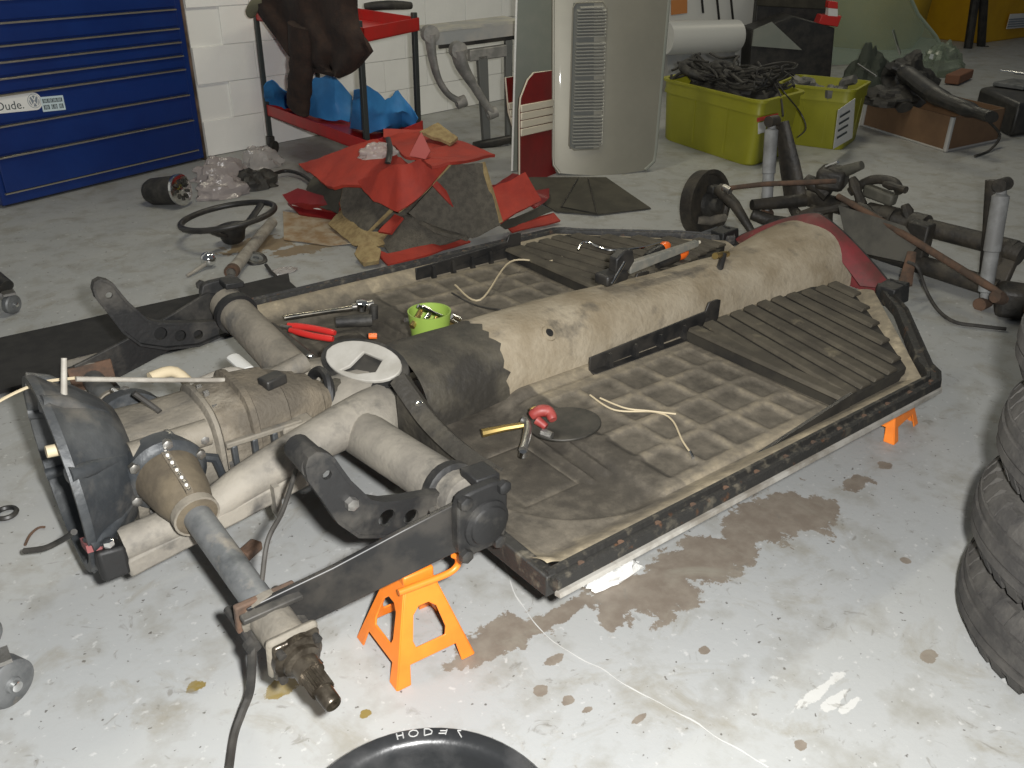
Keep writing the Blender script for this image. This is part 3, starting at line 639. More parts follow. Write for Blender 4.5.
# axle retainers, boots, axle tubes
for s in (-1, 1):
    A0 = V((-.440, s * .118, .305)); B0 = PY(332, 703, -.715); B0.y *= -s if s > 0 else 1
    if s > 0: B0 = V((B0.x, .715, B0.z - .02))
    d = (B0 - A0).normalized(); Ln = (B0 - A0).length
    mb = MB(); mb.lathe([(-.03, .076), (.004, .076), (.010, .070), (.016, .062)], A0 - V((0, s * .004, 0)), (0, s, -.1), 32); rt = mb.build('axle_retainer', m_bell, gb)
    for k in range(6):
        a = 2 * math.pi * k / 6 + .4; MB().lathe([(0, .010), (.012, .010), (.014, .006)], A0 + V((.069 * math.cos(a), s * .004, .069 * math.sin(a))), (0, s, 0), 6).build('retainer_nut', m_steel, CH)
    prof = [(-.01, .060), (.010, .061), (.030, .057), (.050, .055), (.075, .051), (.10, .044), (.118, .037), (.122, .040), (.135, .040), (.138, .028)]
    bt = MB().lathe(prof, A0, d, 28).build('axle_boot', m_boot, gb)
    bt2 = MB(); bt2.lathe([(.120, .042), (.136, .042), (.136, .038), (.12, .038)], A0, d, 24, True); bt2.build('boot_clamp', m_dustal, gb)
    side = V((1, 0, 0)); upv = d.cross(side).normalized() * s * -1
    for k in range(11):      # split-boot seam of small screws
        t = .012 + .010 * k; r = .064 - .0016 * k; n_ = (upv * .80 - side * .0 + V((-.0, 0, 0))).normalized(); MB().lathe([(0, .0035), (.006, .003)], A0 + d * t + n_ * (r - .004), n_, 6).build('seam_screw', m_whitecloth if k % 2 else m_steel, gb)
    mb = MB(); mb.hexa([A0 + d * t + upv * (.052 if t < .05 else .036) + side * w + upv * h for h in (0, .011) for t, w in ((.01, -.007), (.115, -.006), (.115, .006), (.01, .007))]); mb.build('boot_seam', m_browncase, gb)
    axl = MB().tube([A0 + d * .12, A0 + d * (Ln - .20)], [.0255, .0255], 20).build('axle_tube', m_tubegrey, gb)
    # outer end: clamp, housing, square flange, splined stub
    e = A0 + d * (Ln - .21)
    MB().tube([e, e + d * .012, e + d * .016, e + d * .085], [.044, .044, .034, .033], 20).build('axle_housing', m_dustal, gb)
    m3 = Matrix((side, d, upv)).transposed()
    MB().box(e + d * .004 + upv * .012, (.100, .012, .060), m3).build('clamp_plate', m_rust, gb, bevel=.003)
    MB().box(e + d * .028 + upv * .034, (.098, .016, .010), m3).build('clamp_plate', m_blackdust, gb, bevel=.002)
    for q in (-.040, .040): MB().lathe([(-.05, .008), (.03, .008), (.03, .014), (.044, .014)], e + side * q - upv * .02, d, 8).build('clamp_bolt', m_blackdust, gb)
    MB().box(e + d * .092, (.084, .016, .084), m3).build('bearing_flange', m_dustal, gb, bevel=.010)
    MB().box(e + d * .104, (.076, .010, .076), m3).build('bearing_plate', m_greasy, gb, bevel=.010)
    for a, b in ((-.029, .029), (.029, .029), (-.029, -.029), (.029, -.029)): MB().lathe([(0, .006), (.012, .007), (.013, .003)], e + d * .108 + side * a + upv * b, d, 8).build('flange_hole', m_black, gb)
    MB().lathe([(.10, .040), (.112, .040), (.116, .030), (.124, .030), (.128, .022), (.15, .022)], e, d, 24).build('bearing_hub', m_greasy, gb)
    mb = MB(); n = 48; vs = []
    for t in (.145, .185):
        for j in range(n): a = 2 * math.pi * j / n; r = .0185 if j % 2 else .0160; vs.append(e + d * t + (side * math.cos(a) + upv * math.sin(a)) * r)
    mb.add(vs, [(j, (j + 1) % n, (j + 1) % n + n, j + n) for j in range(n)] + [tuple(range(n)), tuple(range(n, 2 * n))]); mb.build('spline', m_greasy, gb)
    MB().lathe([(.183, .0145), (.212, .0140), (.215, .012), (.215, .006), (.208, .005), (.208, 0)], e, d, 20).build('stub_end', m_greasy, gb)
# rods and cables running over the gearbox
MB().tube([PY(76, 379, .02), PY(150, 380, .02), PY(240, 380, .02)], .0050, 10).build('clutch_tube', m_greyrod, gb)
MB().tube(curve([PY(75, 378, .03), PY(40, 383, .06), PY(5, 398, .08), PY(-20, 415, .09)], 6), .003, 6).build('clutch_cable', m_lineT, gb)
MB().tube([PY(64, 398, -.02), PY(64, 358, .0)], [.006, .005], 10).build('cable_lever', m_greyrod, gb)
MB().tube([PY(134, 393, .01), PY(155, 408, .0), PY(160, 412, -.01)], .006, 8).build('release_rod', m_cable, gb)
MB().tube(curve([PY(190, 388, .10), PY(230, 372, .12), PY(262, 378, .10), PY(300, 368, .06)], 5), .012, 10).build('breather_hose', m_greyrod, gb)
MB().tube(curve([PY(150, 378, .12), PY(175, 372, .13), PY(200, 395, .12)], 5), [.012] * 11, 10).build('hose_clip', m_lineT, gb)
MB().tube([PY(262, 383, .04), PY(305, 362, .05)], [.019, .022], 14).build('shift_rod_boot', m_dustal, gb)
MB().tube([P(233, 357, .33), P(248, 370, .33)], [.016, .016], 10, flat=.5).build('bright_strap', m_white, gb)
MB().tube([(-.09, .0, .285), (-.04, 0, .285), (.0, 0, .285)], [.040, .042, .042], 18).build('shift_coupling_boot', m_tar, gb)
mb = MB()
for r_, z_ in ((.052, 0), (.046, .012)): mb.torus((-.060, .02, .290 + z_), (1, 0, -.3), r_, .010, 24, 8)
mb.build('mount_rubber', m_blackdust, gb)
# carrier under the bell
mb = MB(); mb.hexa([V(q) for q in ((-.60, -.205, .182), (-.55, -.205, .182), (-.55, -.13, .19), (-.60, -.13, .19), (-.60, -.205, .252), (-.55, -.205, .246), (-.55, -.13, .22), (-.60, -.13, .22))]); mc = mb.build('gearbox_mount', m_blackdust, gb, bevel=.008)
MB().lathe([(0, .012), (.012, .012), (.015, .005)], (-.575, -.188, .248), (0, 0, 1), 8).build('mount_bolt', m_chrome, gb)
MB().hexa([V(q) for q in ((-.61, -.185, .244), (-.58, -.185, .242), (-.58, -.13, .225), (-.61, -.13, .225), (-.61, -.185, .260), (-.58, -.185, .258), (-.58, -.13, .243), (-.61, -.13, .243))]).build('mount_pad', M('faded_red_rubber', (.22, .07, .07), rough=.8), gb)
# loose cables
def cable(name, pts, r, mat, par=None, k=8, n=8): return MB().tube(curve(pts, k), r, n).build(name, mat, par)
cable('brake_cable', [PY(296, 470, -.34), PY(283, 510, -.40), PY(268, 540, -.44), PY(262, 580, -.46), PY(258, 612, -.47)], .0045, m_cable, gb)
cable('brake_hose', [PY(252, 630, -.52), PY(252, 655, -.54), P(250, 690, .06), P(242, 712, .03), P(234, 735, .012), P(229, 768, .008)], .0075, m_cable, gb)
cable('stub_cable', [PY(74, 532, -.10), P(62, 540, .12), P(45, 548, .09), P(24, 551, .08)], .006, m_cable, gb)
cable('handbrake_cable', [P(590, 395, .225), P(615, 410, .222), P(655, 412, .222), P(672, 420, .222), P(682, 440, .222), P(690, 452, .222)], .0022, m_lineT, CH)
MB().tube([P(690, 452, .224), P(693, 458, .224)], .004, 8).build('cable_end', m_chrome, CH)
cable('fuel_line', [P(600, 398, .228), P(625, 408, .226), P(650, 411, .226), P(676, 414, .226)], .0022, m_lineT, CH)
cable('handbrake_cable', [P(455, 285, .23), P(480, 300, .23), P(510, 262, .25), P(545, 262, .25), P(562, 257, .25)], .003, m_lineT, CH)
cable('handbrake_cable', [P(452, 293, .225), P(475, 305, .225), P(500, 310, .26)], .003, m_cable, CH)
# gear lever housing, handbrake lever, heater knob on the tunnel
hb_o = PY(612, 272, .02)
MB().box(hb_o + V((0, 0, -.012)), (.09, .05, .03), Matrix.Rotation(.1, 3, 'Z')).build('handbrake_bracket', m_black, CH, bevel=.006)
hbk = MB().plate([(-.02, -.02), (.03, -.025), (.05, .0), (.04, .035), (.01, .04), (-.02, .02)], [], (hb_o + V((.02, 0, .02)), V((1, 0, 0)), V((0, 0, 1))), .03).build('handbrake_ratchet', m_black, CH, bevel=.004)
h0, h1 = PY(628, 268, .02), PY(697, 243, .03)
dd = (h1 - h0).normalized(); pl = dd.cross(V((0, 1, 0))).normalized()
MB().hexa([h0 + pl * .016 + V((0, -.011, 0)), h1 + pl * .009 + V((0, -.009, 0)), h1 + pl * .009 + V((0, .009, 0)), h0 + pl * .016 + V((0, .011, 0)), h0 - pl * .016 + V((0, -.011, 0)), h1 - pl * .009 + V((0, -.009, 0)), h1 - pl * .009 + V((0, .009, 0)), h0 - pl * .016 + V((0, .011, 0))]).build('handbrake_lever', M('grey_lever', (.16, .16, .14), (.24, .22, .18), 20, rough=.6), CH, bevel=.003)
MB().tube([h1, h1 + dd * .012], [.006, .005], 10).build('lever_button', m_cream, CH)
MB().tube([PY(612, 284, -.02), PY(625, 262, -.02)], [.004, .004], 8).build('ratchet_rod', m_chrome, CH)
k0 = PY(722, 252, -.02)
MB().tube([PY(715, 256, -.03), PY(727, 254, .0)], [.010, .010], 10).build('heater_lever', m_brass, CH)
MB().tube([PY(724, 254, -.02), PY(717, 277, -.045)], [.009, .012], 12).build('heater_knob', m_black, CH)
# dark lid on the rear seat well
mb = MB(); o = P(565, 424, .222); mb.plate([(a * .083, b * .068) for a, b in circ(0, 0, 1, 1, 32)], [], (o, V((.85, -.5, .06)).normalized(), V((.5, .85, .04)).normalized()), .006); mb.build('inspection_lid', M('dark_greasy_lid', (.020, .019, .016), (.05, .045, .036), 16, rough=.5), CH, bevel=.002)

# ------------------------------------------------------------------ orange jack stands
def jack_stand(loc, rz, label, h=.262, pin=True):
    t = thing('jack_stand', (0, 0, 0), label, 'jack stand', 'orange jack stands under the chassis'); bw_, tw_, hz = .082, .027, .185
    for k in range(4):
        a = k * math.pi / 2; u = V((math.cos(a), math.sin(a), 0)); n = V((math.sin(a), -math.cos(a), 0))
        sl = math.hypot(hz, bw_ - tw_); v = (V((0, 0, hz)) - n * (bw_ - tw_)) / sl
        out = [(-bw_, 0), (-bw_ + .028, 0), (-bw_ + .034, sl * .20), (bw_ - .034, sl * .20), (bw_ - .028, 0), (bw_, 0), (tw_, sl), (-tw_, sl)]
        win = [(-.030, sl * .34), (.030, sl * .34), (.034, sl * .42), (.024, sl * .66), (.010, sl * .73), (-.010, sl * .73), (-.024, sl * .66), (-.034, sl * .42)]
        MB().plate(out, [win], (n * bw_, u, v), .004).build('side_panel', m_orange, t, bevel=.0015)
    MB().box((0, 0, hz + .004), (.062, .062, .022)).build('collar', m_orange, t, bevel=.004)
    MB().box((0, 0, (h + hz) / 2 - .03), (.034, .034, h - hz + .05)).build('column', m_orange, t, bevel=.003)
    mb = MB(); mb.hexa([V(q) for q in ((-.045, -.024, h - .014), (.045, -.024, h - .014), (.045, .024, h - .014), (-.045, .024, h - .014), (-.045, -.028, h), (.045, -.028, h), (.045, .028, h), (-.045, .028, h))]); mb.build('saddle', m_orange, t, bevel=.003)
    MB().tube(curve([(-.045, -.036, hz - .006), (.02, -.040, hz - .006), (.058, -.042, hz - .004), (.074, -.042, hz + .006), (.074, -.042, hz + .022), (.066, -.042, hz + .032)], 5), .0065, 10).build('lever', m_orange, t)
    t.location = loc; t.rotation_euler = (0, 0, rz); return t
jack_stand((-.146, -.497, 0), -.05, 'orange jack stand under the long black spring plate')
jack_stand((-.20, .34, 0), .3, 'orange jack stand seen beneath the dusty gearbox', .19)
jack_stand((1.335, -.55, 0), .15, 'orange jack stand beneath the corner of the ribbed footboard', .198)

# ------------------------------------------------------------------ tyres
def tyre(loc, rz, label, tilt=(0, 0)):
    t = thing('tyre', (0, 0, 0), label, 'tyre', 'stack of worn tyres'); R_, w = .300, .172
    prof = [(.012, .190), (.004, .215), (.006, .245), (.020, .272), (.034, .288), (.045, .292), (.080, .297), (.092, .297), (.127, .292), (.138, .288), (.152, .272), (.166, .245), (.168, .215), (.160, .190), (.148, .188), (.130, .235), (.086, .262), (.042, .235), (.024, .188)]
    cs = MB().lathe(prof, (0, 0, 0), (0, 0, 1), 64, True).build('casing', m_tyre, t)
    for k, (z0, z1, r0) in enumerate(((.048, .066, .2935), (.072, .100, .2965), (.106, .124, .2935))):
        mb = MB(); mb.lathe([(z0, r0 - .006), (z0 + .001, r0 + .004), (z1 - .001, r0 + .004), (z1, r0 - .006)], (0, 0, 0), (0, 0, 1), 64, True); mb.build('tread_band', m_tyre, cs)
    mb = MB()
    for k in range(44):
        for sg in (0, 1):
            a = 2 * math.pi * (k + .5 * sg) / 44; c, sn = math.cos(a), math.sin(a); da = .045; z0, z1 = ((.014, .046), (.126, .158))[sg]
            r_ = lambda z: .290 if (.03 < z < .14) else .274
            pts = [V(((r_(z) + e) * math.cos(a + d_), (r_(z) + e) * math.sin(a + d_), z)) for e in (-.006, .005) for d_, z in ((-da, z0), (da, z0), (da, z1), (-da, z1))]
            mb.hexa(pts)
    mb.build('tread_blocks', m_tyre, cs)['kind'] = 'stuff'
    t.location = loc; t.rotation_euler = (tilt[0], tilt[1], rz); return t
tb = V((.918, -1.328, 0))
for k, (dx, dy, lab) in enumerate(((0, 0, 'worn black tyre at the bottom of the tyre stack'), (-.010, .012, 'worn black tyre second up in the tyre stack'), (-.008, .010, 'worn black tyre third up in the tyre stack'), (.0, .028, 'worn black tyre on top of the tyre stack'))):
    tyre(tb + V((dx, dy, .173 * k)), k * .7, lab)

# ------------------------------------------------------------------ black tub in the foreground
tc_ = P(420, 727); td = V((tc_.x - CAM.x, tc_.y - CAM.y, 0)).normalized(); tr = .212; tctr = P(419, 727, .075) - td * tr; tctr.z = 0
tub = thing('drain_tub', tctr, 'round black rubber tub holding oil with chalk letters on rim', 'tub')
MB().lathe([(.0, .0), (.0, .172), (.03, .195), (.060, .210), (.072, .212), (.077, .207), (.077, .190), (.070, .180), (.058, .175), (.035, .164), (.012, .150), (.012, 0)], tctr, (0, 0, 1), 64).build('body', m_tub, tub)
MB().lathe([(.030, 0), (.030, .154), (.026, .154), (.026, 0)], tctr, (0, 0, 1), 48).build('oil', m_oil, tub)
# chalk letters on the rim, read from across the tub
def rim(a, r, z=.0782): return tctr + V((r * math.cos(a), r * math.sin(a), z))
a_c = math.atan2(td.y, td.x)
def chalk(segs, a0, sc=.018):
    for (x0, y0, x1, y1) in segs:
        p, q = [rim(a_c - (a0 + x * sc) / .19, .191 + y * .0145) for x, y in ((x0, y0), (x1, y1))]; MB().tube([p, q], .0011, 5).build('chalk_mark', m_chalk, tub)
chalk([(0, .1, 0, .9), (.5, .1, .5, .9), (0, .55, .5, .55)], -.034)
O_ = [(.5 + .4 * math.cos(t), .5 + .45 * math.sin(t)) for t in [2 * math.pi * i / 8 for i in range(9)]]
chalk([(*O_[i], *O_[i + 1]) for i in range(8)], -.018)
chalk([(.1, .05, .1, .95), (.1, .95, .5, .9), (.5, .9, .75, .6), (.75, .6, .7, .25), (.7, .25, .1, .05)], .006)
chalk([(.0, .3, .6, .35), (.1, .65, .6, .7), (.6, .2, .65, .85)], .030)
chalk([(.1, .9, .6, .1), (.1, .9, .4, .95)], .056)

# ------------------------------------------------------------------ castor wheels at the left edge
def castor(c, r, w, ax, label, tubepts=None, mat=m_tubegrey):
    ax = V(ax).normalized(); t = thing('castor_wheel', (c.x, c.y, 0), label, 'castor', 'loose castors on the floor'); o = V((c.x, c.y, r))
    MB().lathe([(-w / 2, r * .35), (-w / 2, r * .86), (-w / 2 + .004, r), (w / 2 - .004, r), (w / 2, r * .86), (w / 2, r * .35), (w / 2 + .004, r * .30), (w / 2 + .004, 0)], o, ax, 32).build('wheel', mat, t)
    MB().lathe([(-w / 2 - .012, r * .22), (w / 2 + .012, r * .22), (w / 2 + .014, r * .12)], o, ax, 16).build('axle', m_chrome, t)
    for sg in (-1,): MB().hexa([o + ax * sg * (w / 2 + e) + V(q) for e in (.003, .007) for q in ((-.012, 0, -.010), (.012, 0, -.010), (.018, 0, r * 1.2), (-.018, 0, r * 1.2))]).build('fork', m_steel, t)
    MB().box(o + V((0, 0, r * 1.2)), (.04, .04, .008)).build('fork_bridge', m_steel, t)
    if tubepts: MB().tube(tubepts, [.03] * len(tubepts), 14).build('leg', m_black, t)
    return t
c0 = P(14, 313); castor(c0 + V((0, .0, 0)), .034, .026, (.55, -.8, 0), 'small steel castor under a black stand leg by the black mat', [c0 + V((-.0, .03, .085)), c0 + V((-.03, .10, .12)), c0 + V((-.08, .25, .16))])
c1_ = P(14, 706); castor(V((c1_.x + .0, c1_.y + .02, 0)), .044, .040, (.45, -.85, 0), 'scuffed grey castor wheel on the bare concrete')
c2_ = P(-14, 650); castor(V((c2_.x, c2_.y, 0)), .036, .03, (.45, -.85, 0), 'smaller grey castor wheel beside the scuffed one')

# ------------------------------------------------------------------ black mat and small parts on the floor behind
mb = MB(); rows = []
for i in range(30):
    x = lerp(-1.6, .44, i / 29); rows.append([V((x + (.055 if j == 5 else .03 * j / 5), lerp(1.06, 1.455, j / 5), .012 + .006 * nz((x * 3, j * .4, 0)))) for j in range(6)])
mb.sheet(rows, .012); tag(mb.build('floor_mat', m_blackmatt), 'long black rubber mat lying behind the gearbox', 'mat')
sw_c = PY(228, 222, 2.13)
sw_c = P(228, 216, .105)
sw = thing('steering_wheel', (sw_c.x, sw_c.y, 0), 'black two-spoke steering wheel lying on the floor', 'steering wheel')
ax = V((-.10, .09, 1)).normalized(); e1 = V((1, -.45, 0)); e1 = (e1 - ax * e1.dot(ax)).normalized(); e2 = ax.cross(e1)
MB().torus(sw_c, ax, .198, .0130, 64, 12).build('rim', m_black, sw)
hub = sw_c - ax * .045 - e2 * .10
hub = sw_c - ax * .072 - e2 * .06 + e1 * .005
MB().lathe([(-.03, .032), (-.02, .045), (.03, .062), (.045, .066), (.05, .05), (.05, 0)], hub, ax, 24).build('hub', m_black, sw)
for sg, aa in ((1, .75), (-1, 4.35)):
    tip = sw_c + (e1 * math.cos(aa) + e2 * math.sin(aa)) * .196
    mid = (hub + tip) / 2 - ax * .012; MB().tube(curve([hub, mid, tip], 5), [.020] * 11, 10, flat=.4, up=ax).build('spoke', m_black, sw)
p0, p1 = P(272, 222, .03), P(231, 272, .03)
col_ = thing('steering_column', (p0.x, p0.y, 0), 'dull grey tube resting beneath the steering wheel', 'tube')
dv = (p1 - p0).normalized(); ln_ = (p1 - p0).length
MB().lathe([(0, .020), (0, .024), (ln_ - .04, .024), (ln_ - .04, .027), (ln_, .027), (ln_, .018), (.02, .017), (.02, 0)], p0 + V((0, 0, -.002)), dv, 20).build('tube_body', m_greyrod, col_)
MB().lathe([(ln_ - .03, .0275), (ln_ + .001, .0275), (ln_ + .001, .0185), (ln_ - .03, .0185)], p0 + V((0, 0, -.002)), dv, 20, True).build('rusty_end', m_rust, col_)
k0 = P(208, 260, .03); kb = thing('chrome_knob', (k0.x, k0.y, 0), 'shiny chrome knob with a short stem', 'knob')
MB().lathe([(-.026, 0), (-.024, .015), (-.012, .028), (.004, .031), (.018, .026), (.026, .012), (.028, 0)], V((k0.x, k0.y, .031)), (.6, .3, .35), 20).build('head', m_chrome, kb)
MB().tube([V((k0.x, k0.y, .02)), P(187, 276, .008)], [.009, .006], 10).build('stem', m_greyrod, kb)
r0 = P(256, 259, .012); rg = thing('ring_spanner', (r0.x, r0.y, 0), 'black ring with pale insert and a bent arm', 'ring tool')
MB().torus(r0, (.1, -.35, 1), .036, .010, 28, 8).build('ring', m_black, rg)
MB().lathe([(-.004, .030), (.006, .030), (.006, .012), (-.004, .012)], r0, (.1, -.35, 1), 24, True).build('insert', m_tubegrey, rg)
MB().tube([P(266, 265, .012), P(271, 272, .010), P(281, 281, .008)], .007, 8).build('arm', m_black, rg)
def crumple(name, c, rx, ry, h, mat, label, cat, seed=0, amp=.35, par=None, n=26, group=None):
    mb = MB(); m_ = 12; vs = []; fs = []
    for i in range(m_ + 1):
        ph = math.pi / 2 * i / m_
        for j in range(n):
            th = 2 * math.pi * j / n; d = V((math.cos(th) * math.cos(ph), math.sin(th) * math.cos(ph), math.sin(ph)))
            k = 1 + amp * noise.noise(d * 2.2 + V((seed, 0, 0))) + amp * .6 * abs(noise.noise(d * 5 + V((0, seed, 0)))); vs.append(c + V((d.x * rx * k, d.y * ry * k, max(.002, d.z * h * k))))
    for i in range(m_):
        for j in range(n): fs.append((i * n + j, i * n + (j + 1) % n, (i + 1) * n + (j + 1) % n, (i + 1) * n + j))
    fs.append(tuple(range(n))[::-1]); mb.add(vs, fs); o = mb.build(name, mat, par, sharp=25)
    if par is None: tag(o, label, cat, group)
    return o
crumple('plastic_bag', P(283, 272) , .055, .035, .012, m_bag, 'crumpled clear plastic scrap beside the black ring', 'plastic scrap', 3)
# wrapped engine parts by the cabinet
g0 = P(187, 208); gen = thing('alternator', (g0.x, g0.y, 0), 'alternator with silver fan disc lying beside the blue cabinet', 'alternator')
gd = V((.55, -.80, .15)).normalized(); go = V((g0.x - .03, g0.y + .06, .078))
MB().lathe([(-.15, .035), (-.15, .05), (-.12, .064), (.0, .068), (.03, .062), (.03, .02)], go, gd, 28).build('body', m_darkpart, gen)
MB().lathe([(.03, .074), (.045, .076), (.048, .066), (.046, .02), (.05, .0)], go, gd, 28).build('fan_disc', m_chrome, gen)
for k in range(9):
    a = 2 * math.pi * k / 9; uu = gd.cross(V((0, 0, 1))).normalized(); ww = gd.cross(uu); MB().box(go + gd * .051 + (uu * math.cos(a) + ww * math.sin(a)) * .04, (.012, .006, .022), Matrix((uu * math.sin(a) * -1 + ww * math.cos(a), gd, uu * math.cos(a) + ww * math.sin(a))).transposed()).build('fan_blade', m_darkpart, gen)
MB().tube([go - gd * .10, go - gd * .15], [.022, .018], 14).build('pulley', m_darkpart, gen)
crumple('plastic_bag', P(224, 196), .13, .07, .09, m_bagtint, 'crumpled clear bag of parts beside the alternator', 'plastic bag', 5)
crumple('plastic_bag', P(222, 178), .15, .06, .10, m_bagtint, 'greyish plastic bag of parts pushed against the white wall', 'plastic bag', 9)
crumple('plastic_bag', P(262, 167), .11, .07, .11, m_bag, 'clear plastic bag bunched beside the cart castor', 'plastic bag', 13)
crumple('rag_wad', P(254, 188), .13, .07, .09, m_darkpart, 'dark matted wad of hose and padding between the bags', 'rag', 21)
tag(cable('hose', [P(268, 176, .03), P(285, 171, .03), P(300, 174, .03), P(312, 182, .03)], .010, m_black), 'thin black hose running under the red upholstery', 'hose')

# ------------------------------------------------------------------ red shop cart with jacket and blue sheeting
ZL = .265
qa, qb, qc = P(265, 107, ZL), P(371, 146, ZL), P(423, 124, ZL); qd = qa + (qc - qb)
cart = thing('tool_cart', ((qa.x + qc.x) / 2, (qa.y + qc.y) / 2, 0), 'red two-shelf cart on black posts and castors', 'cart')
ctr = (qa + qb + qc + qd) / 4
def tray(z, name):
    mb = MB(); cs = [V((p.x, p.y, z)) for p in (qa, qb, qc, qd)]; hgt = .062
    t = mb.prism([p for p in cs], (0, 0, .006)).build(name, m_red, cart)
    for i in range(4):
        p, q = cs[i], cs[(i + 1) % 4]; inn = (V((ctr.x, ctr.y, z)) - (p + q) / 2).normalized() * .006
        MB().hexa([p, q, q + inn, p + inn] + [w + V((0, 0, hgt)) for w in (p, q, q + inn, p + inn)]).build('lip', m_red, t)
    return t
tray(ZL - .045, 'lower_shelf'); tray(.735, 'upper_shelf')
for p in (qa, qb, qc, qd):
    i = (V((ctr.x, ctr.y, 0)) - V((p.x, p.y, 0))).normalized() * (.012 if p is qa else .10 if p is qb else .03); b = V((p.x, p.y, 0)) + i
    MB().box(b + V((0, 0, .46)), (.026, .026, .72)).build('post', M('dark_grey_post', (.03, .035, .033), rough=.5), cart, bevel=.003)
    cs = MB().lathe([(-.014, .02), (-.014, .036), (.014, .036), (.014, .02)], b + V((.01, -.01, .037)), (.5, -.8, 0), 20).build('castor', m_black, cart)
    MB().hexa([b + V(q) for q in ((-.02, -.02, .03), (.02, -.02, .03), (.02, .02, .03), (-.02, .02, .03), (-.02, -.02, .10), (.02, -.02, .10), (.02, .02, .10), (-.02, .02, .10))]).build('castor_fork', m_black, cs, bevel=.004)
# jacket hanging over the long side of the cart
jn = V(((qb - qa).y, -(qb - qa).x, 0)).normalized(); jo = qa + jn * .045
jk = thing('jacket', (jo.x, jo.y, ZL), 'dark brown jacket hanging off the red cart', 'jacket')
def jp(x, y, d=0): return PP(x, y, jo + jn * d, jn)
L1 = [(250, -12), (254, 4), (262, 17), (275, 35), (284, 48), (293, 60), (312, 70), (330, 74)]
R1 = [(356, -12), (357, 10), (360, 28), (366, 40), (372, 52), (360, 66), (350, 72), (338, 77)]
rows = []
for i in range(len(L1) * 3 - 2):
    t = i / 3; k = min(int(t), len(L1) - 2); f_ = t - k; a = V((lerp(L1[k][0], L1[k + 1][0], f_), lerp(L1[k][1], L1[k + 1][1], f_))); b = V((lerp(R1[k][0], R1[k + 1][0], f_), lerp(R1[k][1], R1[k + 1][1], f_)))
    rows.append([jp(lerp(a.x, b.x, j / 18), lerp(a.y, b.y, j / 18), .03 + .022 * math.sin(j * .9 + i * .12) + .02 * nz((j * .35, i * .2, 4)) + .02 * math.sin(math.pi * j / 18)) for j in range(19)])
mb = MB(); mb.sheet(rows, .018); mb.build('body', m_jacket, jk, sharp=80)
slv = [(300, 25), (301, 50), (301, 72), (299, 93), (298, 108)]
mb = MB(); mb.tube(curve([jp(x, y, .075) for x, y in slv], 5), [lerp(.095, .092, i / 20) * (1 + .10 * nz((i * .5, 1, 2))) for i in range(21)], 18, flat=.5, up=jn); mb.build('sleeve', m_jacket, jk, sharp=80)
mb = MB(); mb.tube(curve([jp(268, 2, .03), jp(255, 6, .05), jp(250, 15, .05)], 4), [.04, .038, .036, .034, .032, .03, .03, .028, .02], 12); mb.build('cuff', M('pale_olive_lining', (.20, .19, .12), rough=.9), jk)
def heap(name, pts, mat, label, cat, group=None, par=None, seed=1, n=5, th=.004, amp=.02, z0=0):   # crumpled sheet through px points with heights, as a grid
    rows = []
    R_, C_ = len(pts), len(pts[0]); S_ = n
    for i in range((R_ - 1) * S_ + 1):
        r = []
        for j in range((C_ - 1) * S_ + 1):
            a, b = min(i // S_, R_ - 2), min(j // S_, C_ - 2); u, v = i / S_ - a, j / S_ - b
            g = lambda k: lerp(lerp(pts[a][b][k], pts[a][b + 1][k], v), lerp(pts[a + 1][b][k], pts[a + 1][b + 1][k], v), u)
            p = P(g(0), g(1), g(2)); k = noise.noise(p * 9 + V((seed, 0, 0))); k2 = noise.noise(p * 22 + V((0, seed, 0)))
            r.append(p + V((0, 0, max(z0 + .003 - p.z, amp * k + amp * .4 * k2))))
        rows.append(r)
    mb = MB(); mb.sheet(rows, th); o = mb.build(name, mat, par, sharp=50)
    if par is None: tag(o, label, cat, group)
    return o
zc_ = ZL - .03
heap('plastic_sheet', [[(354, 92, .50), (366, 84, .52), (385, 98, .43), (398, 92, .44), (418, 120, .30)], [(352, 112, .36), (368, 108, .40), (385, 112, .36), (402, 110, .36), (416, 124, .27)], [(350, 128, .25), (366, 130, .27), (385, 128, .28), (402, 122, .28), (414, 128, .25)], [(352, 130, .21), (366, 133, .22), (385, 134, .21), (400, 130, .21), (412, 130, .21)]], m_bluetarp, 'light blue plastic sheeting heaped on the lower shelf near the pile', 'plastic sheet', None, None, 4, 5, .004, .03, ZL - .03)
heap('plastic_sheet', [[(264, 88, .40), (272, 81, .44), (285, 90, .38), (296, 92, .36), (315, 75, .46), (335, 78, .46), (352, 95, .36)], [(264, 98, .33), (274, 96, .34), (286, 99, .28), (298, 103, .28), (318, 95, .36), (335, 98, .36), (352, 108, .30)], [(266, 104, .28), (276, 107, .26), (290, 111, .22), (304, 116, .22), (320, 119, .24), (336, 121, .24), (350, 122, .24)]], m_bluetarp, 'blue plastic sheeting on the lower shelf behind the jacket sleeve', 'plastic sheet', None, None, 8, 5, .004, .025, ZL - .03)
crumple('blue_cloth', P(336, 108, ZL + .0), .10, .09, .11, m_bluedark, 'royal blue bundled cloth on the lower cart shelf', 'cloth', 31).location.z = ZL - .036
c = P(393, 5, .80); ut = MB().tube(curve([c + V((-.16, .05, 0)), c + V((-.05, -.02, .01)), c + V((.12, .0, .0))], 5), [.02, .022, .024, .025, .025, .026, .026, .025, .024, .022, .02], 12).build('hose_end', m_darkpart); ut.location.z = .772; tag(ut, 'dark curved hose on the upper cart shelf', 'hose')

